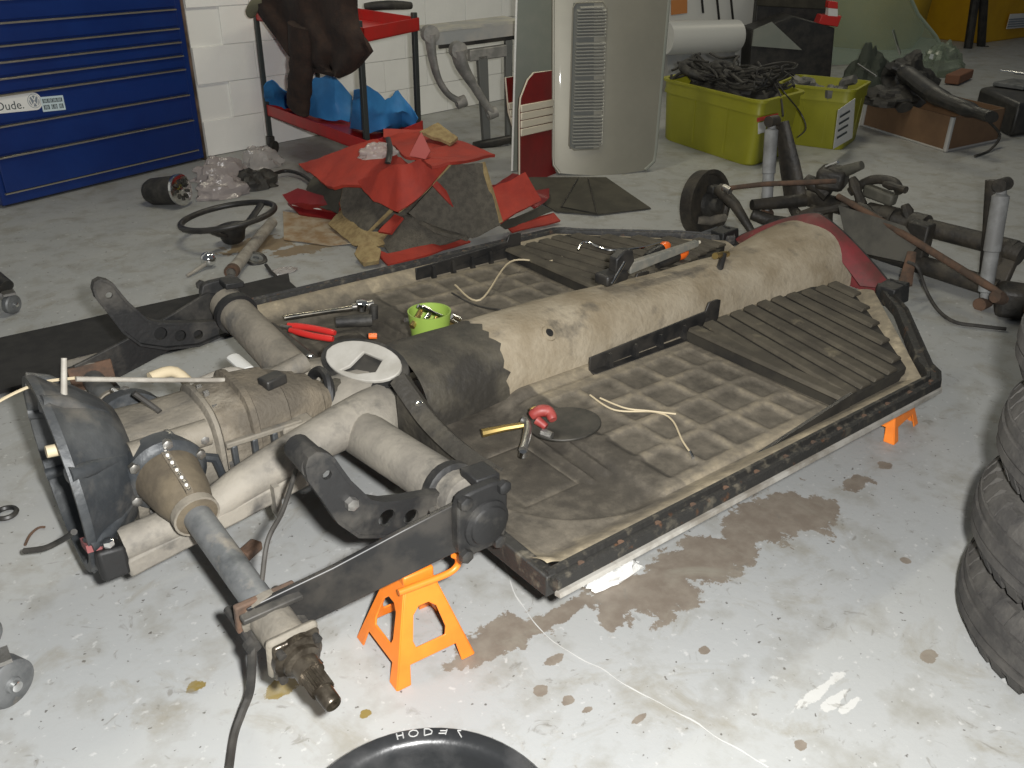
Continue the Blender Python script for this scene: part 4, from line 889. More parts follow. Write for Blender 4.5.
# ------------------------------------------------------------------ grey stand and hanging cast arms behind the pile
st0 = P(492, 146); sn_ = V((-.25, -.97, 0)).normalized(); su_ = V((sn_.y * -1, sn_.x, 0))
if su_.x < 0: su_ = -su_
stn = thing('work_stand', (st0.x, st0.y, 0), 'grey metal stand with a board top beside the cart', 'stand')
def gp(x, y, d=0): return PP(x, y, st0 + sn_ * d, sn_)
MB().prism([gp(430, 33), gp(520, 23), gp(520, 36), gp(430, 46)], sn_ * -.02).build('apron', m_greyboard, stn)
a_, b_ = gp(428, 31), gp(522, 20); MB().prism([a_, b_, b_ - sn_ * .28, a_ - sn_ * .28], (0, 0, -.015)).build('board_top', M('pale_board', (.48, .46, .38), (.34, .34, .33), 5, rough=.6), stn)
MB().prism([gp(440, 45), gp(518, 35), gp(518, 39), gp(440, 49)], sn_ * -.03).build('dark_gap', m_black, stn)  # black strip standing in for the shaded gap under the apron
MB().prism([gp(470, 50), gp(512, 44), gp(512, 56), gp(470, 62)], sn_ * -.05).build('cross_bar', m_cast, stn, bevel=.006)
MB().prism([gp(478, 56), gp(488, 55), gp(491, 142), gp(484, 142)], sn_ * -.045).build('leg', M('dull_grey_leg', (.12, .125, .12), rough=.6), stn, bevel=.005)
MB().prism([gp(506, 40), gp(513, 40), gp(512, 150), gp(507, 150)], sn_ * -.04).build('leg', M('dull_grey_leg', (.12, .125, .12)), stn, bevel=.005)
MB().tube([gp(474, 146, .02), gp(492, 143, .02), gp(510, 139, .02)], [.026, .030, .026], 10).build('foot', m_black, stn)
def arm(name, pts, rad, label, d):
    t = thing(name, gp(pts[0][0], pts[0][1], d), label, 'car part', 'cast arms on the grey stand')
    MB().tube(curve([gp(x, y, d) for x, y in pts], 5), [lerp(rad[min(int(i / 5), len(rad) - 2)], rad[min(int(i / 5) + 1, len(rad) - 1)], (i / 5) % 1) for i in range(5 * (len(pts) - 1) + 1)], 14, flat=.65).build('arm', m_cast, t)
    e = gp(*pts[-1], d); MB().lathe([(-.03, .034), (.03, .034), (.03, .018), (-.03, .018)], e, su_ + V((0, 0, .3)), 18, True).build('eye', m_cast, t)
    q = gp(*pts[0], d); MB().lathe([(-.03, .048), (.03, .048), (.034, .03)], q, sn_, 18).build('boss', m_cast, t)
arm('suspension_arm', [(458, 50), (462, 66), (474, 86), (484, 102), (492, 113)], [.060, .052, .036, .032, .036], 'pale grey cast suspension arm hanging under the grey board', .09)
arm('suspension_arm', [(430, 34), (432, 55), (438, 78), (448, 94), (461, 102)], [.045, .034, .028, .026, .032], 'dark grey bent suspension arm hanging by the cart post', .06)

# ------------------------------------------------------------------ silver bonnet, door panels and grey panel standing upright
h0_, h1_ = P(553, 175), P(652, 170); hu = (h1_ - h0_); hw_ = hu.length; hu.normalize(); hn = V((hu.y, -hu.x, 0)); back = V((0, 0, 1)) - hn * .16; back.normalize()
bon = thing('car_bonnet', (h0_ + h1_) / 2, 'curved silver car bonnet with a column of louvres standing upright', 'car panel')
def hp(a, b, off=0): return h0_ + hu * (a * hw_) + back * b + hn * (.055 * math.sin(math.pi * min(1, max(0, a / 1.15))) ** .8 + off)
rows = []
for i in range(25):
    v_ = i / 24 * 1.02; e = max(0, .06 - v_) / .06; l_ = -.02 * 0 + .06 * e * e + v_ * .02; r_ = 1 + v_ * .13 - .10 * e * e
    rows.append([hp(lerp(l_, r_, j / 30), v_ + .012 * (1 - math.sin(math.pi * j / 30))) for j in range(31)])
mb = MB(); mb.sheet(rows, .006); mb.build('skin', m_silver, bon, sharp=80)
mb = MB(); mb.tube([r[0] for r in rows], .008, 8); mb.build('rolled_edge', m_silver, bon)
mb = MB(); mb.tube([r[-1] for r in rows], .010, 8); mb.build('rolled_edge', m_silver2, bon)
def hplane(x, y):
    o = hp(.33, .3); n = hn + V((0, 0, .16)); n.normalize(); return PP(x, y, o + n * .012, n)
g4 = [(5, 37), (41, 76), (79, 111), (114, 147)]
for ga, gb_ in g4:
    nl = 10
    for k in range(nl):
        t = (ga + (gb_ - ga) * (k + .5) / nl); f_ = (t - 5) / 142; xl, xr = lerp(577, 571.5, f_), lerp(606, 601.5, f_)
        if (t < 8 or t > 144): xl += 3; xr -= 3
        a, b = hplane(xl, t + 1), hplane(xr, t); mb = MB(); o2 = hn * .016 + V((0, 0, -.004)); th2 = V((0, 0, .006))
        mb.hexa([a, b, b + o2, a + o2, a + th2, b + th2, b + o2 + th2 * .5, a + o2 + th2 * .5]); mb.build('louvre', m_louvre, bon)
a, b = hplane(574, 3), hplane(606, 3); c, d = hplane(602, 149), hplane(570, 149)
mb = MB(); mb.prism([p - hn * .006 for p in (a, b, c, d)], hn * -.004); mb.build('louvre_well', M('louvre_well_grey', (.17, .175, .16), rough=.6), bon)  # darker grey plate set behind the louvre slats
mb = MB(); lo_p = [hplane(573, 8), hplane(576, 3), hplane(603, 2), hplane(607, 8), hplane(602, 144), hplane(598, 149), hplane(574, 150), hplane(569, 146)]; mb.tube(lo_p + [lo_p[0]], .004, 6); mb.build('louvre_frame', m_silver, bon)
def upright(x0, x1, y0, y1, basepx, lean, th, name, mat, label, cat, offs=0, topx=None):
    b0_, b1_ = P(*basepx[0]), P(*basepx[1]); u = (b1_ - b0_).normalized(); n = V((u.y, -u.x, 0)); nn = (n + V((0, 0, lean))).normalized(); return b0_, u, n, nn
# grey panel behind
b0_, b1_ = P(514, 172), P(560, 166); u = (b1_ - b0_).normalized(); n = V((u.y, -u.x, 0)); nn = (n + V((0, 0, .10))).normalized()
gpn = thing('body_panel', (b0_ + b1_) / 2, 'flat grey-green body panel with a pale edge behind the door panels', 'car panel')
gq = lambda x, y: PP(x, y, b0_, nn)
MB().prism([gq(512, 171), gq(562, 166), gq(566, -16), gq(517, -16)], nn * -.012).build('sheet', m_silver2, gpn)
MB().tube([gq(512, 171), gq(517, -16)], .006, 8).build('pale_edge', m_whitecloth, gpn)
def door_panel(outl, band, base, label, stripes=4, lean=.12):
    o = P(*base); n = V((.35, -.94, 0)).normalized(); nn = (n + V((0, 0, lean))).normalized(); f_ = lambda x, y, k=0: PP(x, y, o, nn) + nn * k
    pts = [f_(*p) for p in outl]; t = thing('door_panel', (o.x, o.y, 0), label, 'door panel', 'red and cream door panels')
    MB().prism(pts, nn * -.010).build('board', m_redvinyl, t)
    rim_ = MB().tube([p + nn * -.004 for p in pts] + [pts[0] + nn * -.004], .0045, 6).build('welt', m_cream, t)
    (a, b, c, d) = band
    for k in range(stripes):
        e0, e1_ = k / stripes, (k + .93) / stripes; L_ = lambda p, q, s_: (lerp(p[0], q[0], s_), lerp(p[1], q[1], s_)); q = [L_(a, d, e0), L_(b, c, e0), L_(b, c, e1_), L_(a, d, e1_)]
        MB().prism([f_(*p, .001) for p in q], nn * .010).build('cream_stripe', m_cream, t, bevel=.004)
    return t
door_panel([(506, 78), (531, 74), (536, 74), (536, 140), (518, 142), (509, 112)], ((507, 103), (523, 100), (523, 128), (513, 132)), (520, 168), 'red and cream door panel tucked behind its neighbour', 4, .10)
door_panel([(520, 110), (521, 98), (528, 80), (534, 73), (556, 70), (556, 140), (555, 170), (559, 178), (536, 179), (520, 176)], ((520, 105), (553, 99), (551, 130), (520, 137)), (540, 180), 'red door panel with cream ribs leaning against the silver bonnet', 4, .10)
# folded dark felt
ft = thing('felt_sheet', P(590, 198), 'folded dark olive felt sheet on the floor below the silver bonnet', 'felt')
MB().prism([P(521, 178, .03), P(573, 178, .05), P(606, 178, .03), P(651, 209, .004), P(598, 215, .006), P(556, 212, .006), P(535, 200, .01)], (0, 0, .005)).build('sheet', m_mat, ft)
MB().prism([P(578, 178, .075), P(588, 178, .075), P(597, 214, .014), P(561, 207, .014)], (0, 0, .005)).build('fold', m_mat, ft)
MB().tube([P(578, 178, .082), P(561, 207, .02), P(597, 214, .02), P(588, 178, .082)], .003, 6).build('fold_edge', m_black, ft)

# ------------------------------------------------------------------ red upholstery pile
gr = 'red upholstery pile'
crumple('padding', P(410, 212), .28, .28, .16, m_carpet, 'grey padding mound filling the inside of the red pile', 'padding', 44, .2, None, 40, gr)
def flap(name, pts, mat, label, cat, th=.010, amp=.012, seed=1, par=None, div=6, edge=None):   # polygon of px + height, fanned and subdivided
    bm = bmesh.new(); vs = [bm.verts.new(P(*p)) for p in pts]; bm.faces.new(vs)
    bmesh.ops.triangulate(bm, faces=bm.faces[:]); bmesh.ops.subdivide_edges(bm, edges=bm.edges[:], cuts=div, use_grid_fill=True)
    bmesh.ops.triangulate(bm, faces=bm.faces[:])
    for v in bm.verts: v.co += V((0, 0, 1.5 * amp * noise.noise(v.co * 7 + V((seed, 0, 0))) + amp * .8 * noise.noise(v.co * 18 + V((0, seed, 0)))))
    for v in bm.verts: v.co.z = max(.004, v.co.z)
    bm.normal_update(); bm.verts.ensure_lookup_table(); r = bmesh.ops.solidify(bm, geom=bm.faces[:], thickness=th)
    mb = MB(); bm.verts.index_update(); mb.v = [v.co.copy() for v in bm.verts]; mb.f = [tuple(v.index for v in f.verts) for f in bm.faces]; bm.free()
    for v in mb.v: v.z = max(.002, v.z)
    o = mb.build(name, mat, par, sharp=50)
    if par is None: tag(o, label, cat, gr)
    if edge:
        ed = [P(*pts[i]) + V((0, 0, .006)) for i in edge[1]]; MB().tube(ed, edge[2], 7).build('edge_strip', edge[0], o)
    return o
F_ = flap
F_('seat_cover', [(284, 196, .07), (300, 190, .10), (345, 203, .10), (347, 213, .05), (318, 210, .05), (292, 206, .04)], m_redvinyl, 'dark red vinyl seat piece with white piping sticking out of pile', 'upholstery', .02, .006, 2, edge=(m_white, [0, 5, 4, 3], .004))
F_('seat_cover', [(288, 205, .03), (340, 213, .03), (345, 222, .012), (300, 216, .01)], m_redvinyl, 'dark red seat piece lying lowest at the cabinet end of pile', 'upholstery', .012, .004, 3)
F_('padding', [(283, 212, .01), (345, 218, .01), (352, 244, .006), (330, 246, .004), (284, 240, .004)], M('stained_card', (.26, .17, .09), (.36, .30, .22), 14, rough=.9), 'stained tan card lying flat under the pile', 'card', .004, .002, 4)
F_('padding', [(316, 176, .14), (345, 186, .16), (338, 214, .06), (315, 208, .05), (308, 190, .09)], m_mat, 'black padding hanging under the broad red flap', 'padding', .012, .012, 5)
F_('carpet_piece', [(345, 190, .16), (368, 186, .19), (393, 210, .13), (366, 236, .04), (345, 218, .06), (342, 205, .10)], m_carpet, 'grey backed panel with jute edge at the front of pile', 'upholstery', .014, .008, 6, edge=(m_jute, [0, 5, 4, 3, 2], .010))
F_('padding', [(330, 226, .02), (343, 212, .06), (366, 236, .05), (388, 236, .04), (385, 247, .02), (355, 246, .008)], m_jute, 'tan jute padding curling out at the front of pile', 'padding', .018, .010, 7)
F_('padding', [(356, 258, .012), (360, 248, .04), (372, 245, .05), (381, 252, .04), (379, 264, .01), (364, 267, .006)], m_jute, 'small curled end of tan padding near the sill', 'padding', .022, .006, 17)
F_('seat_cover', [(379, 233, .07), (396, 215, .13), (404, 218, .13), (392, 235, .07)], m_redcloth, 'small red strip wedged between the grey backed panels', 'upholstery', .012, .004, 8)
F_('carpet_piece', [(384, 243, .03), (408, 215, .13), (440, 232, .10), (470, 238, .05), (432, 250, .012), (392, 258, .006)], m_carpet, 'low grey backed panel on the floor beside the sill', 'upholstery', .014, .006, 9)
F_('seat_cover', [(371, 249, .02), (388, 255, .02), (430, 247, .025), (458, 238, .03), (470, 242, .012), (432, 256, .006), (388, 266, .006)], m_redcloth, 'thin red edge of upholstery lowest beside the sill', 'upholstery', .010, .004, 10)
F_('carpet_piece', [(408, 213, .15), (450, 165, .33), (482, 164, .33), (500, 224, .09), (472, 236, .05), (436, 229, .08)], m_carpet, 'large grey backed seat panel with tan tape facing out of pile', 'upholstery', .014, .010, 11, edge=(m_jute, [2, 3], .014))
F_('seat_cover', [(489, 190, .20), (524, 173, .25), (540, 202, .13), (498, 226, .08)], m_redcloth, 'red seat side panel beside the tan tape', 'upholstery', .014, .008, 12)
F_('seat_cover', [(486, 190, .08), (512, 176, .06), (522, 180, .05), (500, 200, .03)], m_redvinyl, 'dark red curl of vinyl behind the red side panel', 'upholstery', .014, .008, 13)
F_('seat_cover', [(520, 198, .08), (548, 190, .05), (548, 200, .03), (535, 210, .02)], m_redvinyl, 'dark red vinyl piece beside the olive felt', 'upholstery', .012, .006, 14)
F_('seat_cover', [(506, 226, .03), (553, 214, .04), (560, 222, .012), (512, 233, .006)], m_redcloth, 'bright red strip poking out toward the ribbed footboard', 'upholstery', .010, .004, 15)
F_('carpet_piece', [(495, 224, .06), (540, 207, .08), (552, 212, .05), (505, 230, .02)], m_mat, 'dark olive backing between two red pieces', 'upholstery', .010, .006, 16)
F_('seat_cover', [(384, 140, .33), (384, 132, .36), (438, 131, .37), (449, 138, .36), (458, 143, .36), (495, 157, .33), (452, 166, .36), (432, 170, .35), (420, 160, .36), (405, 160, .35)], m_redcloth, 'red seat cover spread over the top of pile toward the stand', 'upholstery', .012, .010, 21)
F_('seat_cover', [(300, 168, .20), (330, 156, .27), (362, 147, .32), (378, 142, .34), (392, 152, .34), (412, 166, .33), (368, 188, .22), (335, 190, .19), (318, 180, .19)], m_redcloth, 'broad red flap on the cabinet side of pile', 'upholstery', .014, .010, 22)
F_('seat_cover', [(360, 182, .235), (400, 164, .34), (428, 158, .37), (452, 164, .36), (425, 193, .235), (399, 213, .16), (390, 207, .17), (376, 202, .18)], m_redcloth, 'pointed red flap with frayed tan hem draped down the front', 'upholstery', .014, .012, 23, edge=(m_jute, [3, 4, 5, 6, 7], .006))
F_('seat_cover', [(430, 184, .265), (436, 182, .27), (458, 205, .17), (452, 208, .165)], m_redcloth, 'narrow red strap lying across the large grey panel', 'upholstery', .008, .003, 24)
F_('seat_cover', [(410, 156, .38), (422, 134, .46), (431, 152, .40), (426, 160, .37)], M('pink_vinyl', (.42, .10, .09), rough=.4), 'small pinkish peak of vinyl on top of pile', 'upholstery', .008, .005, 25)
F_('padding', [(420, 136, .39), (438, 125, .42), (458, 141, .38), (450, 146, .37)], m_jute, 'tan padding scrap at the back top of pile', 'padding', .014, .006, 26)
tag(MB().tube(curve([P(388, 138, .38), P(390, 150, .40), P(388, 163, .37)], 5), .012, 10, flat=.5).build('rubber_strip', m_black), 'short black rubber strip on top of the red pile', 'strip')
jr = crumple('plastic_bag', P(378, 156, .35), .09, .05, .05, m_bag, 'clear crinkled plastic packet on top of the red pile', 'plastic bag', 41)

# ------------------------------------------------------------------ lime storage totes with parts
def tote(F, L, Rr, h, label, name='storage_tote', sticker=False):
    Bk = L + Rr - F; t = thing(name, (F + Bk) / 2, label, 'storage tote', 'lime plastic totes'); c = (F + Bk) / 2; n = 10
    def ringpts(grow, z, rad=.14):
        cs = [F, Rr, Bk, L]; out = []
        for i in range(4):
            p, a, b = cs[i], cs[i - 1], cs[(i + 1) % 4]
            pa, pb = lerp(p, a, rad), lerp(p, b, rad)
            for k in range(n): s_ = k / (n - 1); out.append(lerp(lerp(pa, p, s_), lerp(p, pb, s_), s_))
        return [V((c.x + (p.x - c.x) * grow, c.y + (p.y - c.y) * grow, z)) for p in out]
    prof = [(.96, .0), (.98, .01), (1.03, h * .78), (1.06, h * .78), (1.06, h * .80), (1.05, h * .84), (1.055, h - .014), (1.10, h - .014), (1.10, h), (1.02, h), (1.0, h * .82), (.93, .02)]
    mb = MB(); N_ = 4 * n
    for g, z in prof: mb.v += ringpts(g, z)
    for i in range(len(prof) - 1):
        for j in range(N_): mb.f.append((i * N_ + j, i * N_ + (j + 1) % N_, (i + 1) * N_ + (j + 1) % N_, (i + 1) * N_ + j))
    mb.f.append(tuple(range(N_))); mb.f.append(tuple((len(prof) - 1) * N_ + j for j in range(N_))); mb.build('tub', m_lime, t, sharp=30)
    for (p, q) in ((F, L), (F, Rr)):
        o = ((p + q) / 2 - c); o.z = 0; o = o.normalized() * .006
        for k in (.28, .62):
            a = lerp(p, q, k); b = lerp(p, q, k + .02); bt = lambda w, g, z: V((c.x + (w.x - c.x) * g, c.y + (w.y - c.y) * g, z))
            MB().hexa([bt(a, .97, .03), bt(b, .97, .03), bt(b, .99, .03), bt(a, .99, .03), bt(a, 1.02, h * .77), bt(b, 1.02, h * .77), bt(b, 1.04, h * .77), bt(a, 1.04, h * .77)]).build('rib', m_lime, t)
    return t, c
t1F, t1L = P(750, 168), P(660, 138); t1R = t1F + V((.50, .085, 0))
t1, t1c = tote(t1F, t1L, t1R, .375, 'lime green tote overflowing with black wiring and hoses')
t2F, t2R = P(837, 152) + V((.05, .0, 0)), P(862, 133) + V((.05, 0, 0)); d2 = (t2R - t2F); t2L = t2F + V((-d2.y, d2.x, 0)).normalized() * .44
t2, t2c = tote(t2F, t2L, t2F + d2.normalized() * .42, .365, 'lime green tote with a white label and dark engine parts')
o = lerp(t2F, t2F + d2.normalized() * .42, .5); n2 = V((d2.y, -d2.x, 0)).normalized(); nn2 = (n2 - V((0, 0, .12))).normalized()
lb = MB().prism([PP(x, y, o + n2 * .016, nn2) for x, y in ((838, 110), (855, 98), (852, 138), (833, 149))], nn2 * .002).build('paper_label', m_whitecloth, t2)
for k in range(4):
    y = 112 + k * 7; MB().prism([PP(x, yy, o + n2 * .020, nn2) for x, yy in ((840 - k, y + 4), (850 - k, y - 2), (850 - k, y), (840 - k, y + 6))], nn2 * .001).build('printed_line', m_ink, lb)
# red and white sticker on the nearer tote
o1 = P(750, 168); n1 = V((t1R.y - t1F.y, -(t1R.x - t1F.x), 0)).normalized()
MB().prism([PP(x, y, o1 + n1 * .022, n1) for x, y in ((757, 118), (778, 113), (778, 117), (757, 122))], n1 * .002).build('red_sticker', m_redplastic, t1)
MB().prism([PP(x, y, o1 + n1 * .022, n1) for x, y in ((758, 123), (766, 121), (765, 132), (758, 134))], n1 * .002).build('white_sticker', m_stickw, t1)
def tangle(name, c, rx, ry, z, n, mat, label, cat, r, seed):
    rnd = random.Random(seed); t = thing(name, (c.x, c.y, 0), label, cat, 'parts in the totes')
    for k in range(n):
        a = rnd.random() * 6.28; q = V((c.x + rx * .55 * math.cos(a) * rnd.random(), c.y + ry * .55 * math.sin(a) * rnd.random(), z + rnd.random() * .05)); pts = [q]
        for i in range(4):
            a += rnd.uniform(-1.3, 1.3); q = q + V((math.cos(a) * rx * .45, math.sin(a) * ry * .45, rnd.uniform(-.05, .05))); q.x = min(c.x + rx, max(c.x - rx, q.x)); q.y = min(c.y + ry, max(c.y - ry, q.y)); q.z = min(z + .11, max(z - .02, q.z)); pts.append(q.copy())
        MB().tube(curve(pts, 4), r * rnd.uniform(.6, 1.5), 7).build('strand', mat, t)
    return t
crumple('rubber_bundle', V((t1c.x, t1c.y, .30)), .19, .30, .13, m_darkpart, 'black rubber bundle under the wiring loom in the tote', 'rubber parts', 47)
h1 = tangle('wiring_harness', t1c, .19, .32, .40, 64, m_darkpart, 'tangled black wiring loom heaped in the lime tote without paper label', 'wiring', .0065, 3)
for k, (px, py, rr) in enumerate(((722, 52, .085), (755, 62, .085), (778, 72, .075))):
    q = t1c + V(((-.09, .22, .43), (-.02, .02, .45), (.08, -.16, .43))[k]); b = MB(); b.torus(q, (.1, -.3, .9), rr, .028, 26, 10); tag(b.build('rubber_hose', m_darkpart), ('dark coiled rubber hose lying at the wall side of the tote', 'dark coiled rubber hose in the middle of the tote heap', 'dark coiled rubber hose at the tote corner near the label')[k], 'hose', 'coiled hoses in the tote')
tag(MB().tube(curve([P(758, 62, .45), P(770, 78, .43), P(780, 95, .38), P(783, 116, .30)], 5), .006, 7).build('wire', m_black), 'black wire hanging over the tote corner', 'wire', 'wires over the tote')
tag(MB().tube(curve([P(770, 72, .44), P(784, 92, .40), P(800, 112, .28), P(806, 128, .20), P(798, 137, .16)], 5), .004, 7).build('wire', m_black), 'thin wire looping down beside the tote sticker', 'wire', 'wires over the tote')
tangle('engine_parts', t2c, .16, .15, .27, 20, M('grey_engine_parts', (.09, .09, .085), (.16, .155, .14), 14, rough=.6), 'grey greasy parts filling the labelled tote', 'car parts', .022, 9)

# ------------------------------------------------------------------ front axle beam assembly lying on the floor
FA = thing('front_axle', (2.55, .25, 0), 'greasy front axle beam with brake drum, shock absorbers and tie rods', 'front axle')
m_beam = M('greasy_black_axle', (.022, .020, .017), (.06, .05, .036), 12, .4, .7, rough=.55, bump=.3)
bu0, bu1 = PX(800, 196, 2.62), PX(1016, 250, 2.58)
MB().tube([bu0, lerp(bu0, bu1, .35), lerp(bu0, bu1, .36), lerp(bu0, bu1, .48), lerp(bu0, bu1, .5), bu1], [.036, .036, .046, .046, .036, .036], 18).build('upper_beam', m_beam, FA)
bl0, bl1 = PX(800, 226, 2.52), PX(998, 289, 2.50)
MB().tube([bl0, bl1], [.036, .036], 18).build('lower_beam', m_beam, FA)
for t in (.12, .52, .97):
    a, b = lerp(bu0, bu1, t), lerp(bl0, bl1, t); MB().hexa([a + V((-.02, -.05, 0)), a + V((.02, -.05, 0)), a + V((.02, .05, 0)), a + V((-.02, .05, 0)), b + V((-.02, -.05, 0)), b + V((.02, -.05, 0)), b + V((.02, .05, 0)), b + V((-.02, .05, 0))]).build('beam_web', m_beam, FA, bevel=.006)
for t in (.46, .60):
    a = lerp(bu0, bu1, t); MB().lathe([(-.03, .05), (.03, .05)], a, bu1 - bu0, 18).build('beam_clamp', m_beam, FA)
# shock towers and shocks
for (top, bot, X, w) in (((772, 124), (766, 212), 2.50, .6), ((1002, 188), (984, 300), 2.44, .55)):
    a, b = PX(*top, X), PX(*bot, X - .04)
    MB().tube([a, lerp(a, b, .05), lerp(a, b, .07), lerp(a, b, .55), lerp(a, b, .56), lerp(a, b, .92), lerp(a, b, .93), b], [.016, .018, .029, .029, .025, .025, .016, .014], 20).build('shock_absorber', M('pale_shock', (.27, .275, .27), (.17, .17, .165), 9, rough=.6), FA)
    MB().lathe([(-.028, .024), (.028, .024)], a + V((0, 0, .012)), (1, 0, 0), 14).build('shock_eye', m_beam, FA)
    MB().lathe([(-.028, .024), (.028, .024)], b - V((0, 0, .012)), (1, 0, 0), 14).build('shock_eye', m_rust, FA)
tw0, tw1 = PX(782, 122, 2.56), PX(797, 205, 2.60)
MB().tube([tw0, lerp(tw0, tw1, .5), tw1], [.034, .052, .06], 12, flat=.5).build('shock_tower', m_beam, FA)
tw0, tw1 = PX(993, 180, 2.52), PX(990, 282, 2.54)
MB().tube([tw0, lerp(tw0, tw1, .5), tw1], [.028, .034, .044], 12, flat=.5).build('shock_tower', m_beam, FA)
MB().lathe([(-.03, .042), (.03, .042), (.036, .03)], PX(1014, 252, 2.58), (0, 1, .1), 18).build('beam_end', m_beam, FA)
# brake drum
dc = PX(708, 204, 2.30); da = V((-.25, -.93, .10)).normalized(); da = V((.10, -.98, .14)).normalized()
drum = MB().lathe([(-.055, .0), (-.055, .138), (-.048, .148), (.0, .150), (.012, .154), (.018, .154), (.018, .136), (.004, .130), (.004, .0)], dc, da, 40).build('brake_drum', m_beam, FA)
MB().lathe([(.004, .06), (.02, .055), (.03, .035), (.06, .030), (.06, 0)], dc, da, 24).build('hub_spindle', m_darkpart, drum)
MB().tube([dc + da * .015 + V((-.08, .0, -.06)), dc + da * .02 + V((.0, 0, -.075)), dc + da * .02 + V((.08, -.02, -.07))], [.018, .024, .018], 10).build('brake_shoe', m_dustal, drum)
MB().box(dc + da * .02 + V((.0, 0, .07)), (.05, .04, .035)).build('wheel_cylinder', m_darkpart, drum, bevel=.006)
ka, kb_ = dc + da * .05 + V((0, 0, .05)), PX(757, 240, 2.30)
MB().tube([dc + da * .05 + V((0, 0, .07)), PX(735, 205, 2.28), kb_], [.030, .024, .014], 12).build('steering_knuckle', m_beam, FA)
MB().tube([PX(722, 189, 2.26), PX(765, 184, 2.34), PX(815, 182, 2.44), PX(836, 181, 2.50)], [.010, .011, .011, .010], 10).build('tie_rod', m_rust, FA)
MB().lathe([(-.02, .016), (.02, .016)], PX(727, 189, 2.27), (0, 1, .2), 12).build('rod_end', m_steel, FA)
MB().tube([PX(838, 196, 2.44), PX(900, 232, 2.40), PX(985, 284, 2.34), PX(1002, 294, 2.32)], [.012, .014, .014, .010], 10).build('tie_rod', m_rust, FA)
MB().lathe([(-.02, .020), (.02, .020), (.025, .012)], PX(773, 224, 2.36), (-.2, -.9, .2), 16).build('ball_joint', m_black, FA)
MB().tube([PX(752, 214, 2.34), PX(773, 222, 2.40), PX(800, 226, 2.5)], [.026, .030, .032], 12).build('trailing_arm', m_beam, FA)
MB().tube([PX(752, 205, 2.34), PX(775, 203, 2.44), PX(805, 200, 2.56)], [.024, .028, .03], 12).build('trailing_arm', m_beam, FA)
# steering box cluster in the middle of the beam
sb = PX(832, 180, 2.6)
MB().box(sb + V((0, 0, .01)), (.14, .12, .09), Matrix.Rotation(.4, 3, 'Z')).build('steering_box', m_beam, FA, bevel=.02)
MB().tube([sb + V((.0, -.02, .03)), PX(862, 165, 2.6)], [.030, .018], 12).build('box_cover', M('greasy_olive', (.06, .058, .045), (.10, .095, .075), 10, rough=.6), FA)
MB().tube([PX(826, 167, 2.56), PX(838, 162, 2.56)], [.007, .007], 8).build('bright_bolt', m_chrome, FA)
MB().tube(curve([PX(850, 192, 2.62), PX(872, 180, 2.64), PX(893, 182, 2.64), PX(900, 192, 2.62)], 5), [.02] * 16, 10).build('bent_clip', m_beam, FA)
MB().box(PX(880, 195, 2.62), (.05, .14, .05), Matrix.Rotation(.1, 3, 'X')).build('damper_block', M('greasy_olive', (.06, .058, .045)), FA, bevel=.01)
fp = [PX(*p, 2.46) for p in ((848, 213), (932, 232), (930, 250), (890, 282), (845, 262))]
MB().prism([PX(838, 205, 2.40), PX(905, 226, 2.40), PX(918, 245, 2.40), PX(905, 262, 2.36), PX(848, 250, 2.36)], (.05, .02, -.02)).build('steering_plate', M('dusty_grey_plate', (.055, .053, .045), (.09, .085, .07), 9, rough=.7), FA)
MB().hexa([PX(925, 228, 2.52) + V(q) for q in ((-.03, -.03, -.14), (.03, -.03, -.14), (.03, .06, -.14), (-.03, .06, -.14), (-.03, -.03, .02), (.03, -.03, .02), (.03, .06, .02), (-.03, .06, .02))]).build('mount_bracket', m_beam, FA, bevel=.008)
MB().tube(curve([P(908, 262, .14), P(918, 268, .13), P(926, 290, .05), P(938, 310, .012), P(955, 322, .010), P(980, 326, .010), P(1006, 329, .01)], 6), .0065, 8).build('brake_hose', m_cable, FA)
MB().tube([P(912, 252, .16), P(905, 285, .06)], [.016, .026], 10, flat=.5).build('hose_bracket', m_rust, FA)
rnd = random.Random(5)
for (x0, y0, x1, y1, X0, X1, r_) in ((800, 215, 850, 205, 2.48, 2.55, .020), (815, 232, 868, 240, 2.46, 2.42, .026), (790, 205, 812, 235, 2.52, 2.46, .018), (852, 178, 862, 205, 2.58, 2.56, .020), (806, 178, 828, 196, 2.56, 2.58, .026), (858, 206, 880, 222, 2.50, 2.48, .022), (905, 205, 912, 228, 2.60, 2.58, .020), (884, 184, 906, 190, 2.62, 2.60, .014)):
    a, b = PX(x0, y0, X0), PX(x1, y1, X1); MB().tube([a, lerp(a, b, .3), lerp(a, b, .6), b], [r_ * .8, r_ * 1.3, r_ * .9, r_ * 1.1], 9).build('linkage', m_beam, FA)
kx = P(1012, 300, .06)
MB().box(kx, (.12, .10, .11), Matrix.Rotation(.5, 3, 'Z')).build('steering_knuckle', m_beam, FA, bevel=.02)
MB().lathe([(-.04, .05), (.02, .06), (.03, .05), (.08, .025)], kx + V((.02, -.06, .0)), (0, -1, .1), 20).build('hub_spindle', m_rust, FA)
MB().tube([kx + V((-.10, .02, .03)), kx, kx + V((.12, -.02, .02))], [.022, .03, .022], 10).build('link_pin', m_rust, FA)

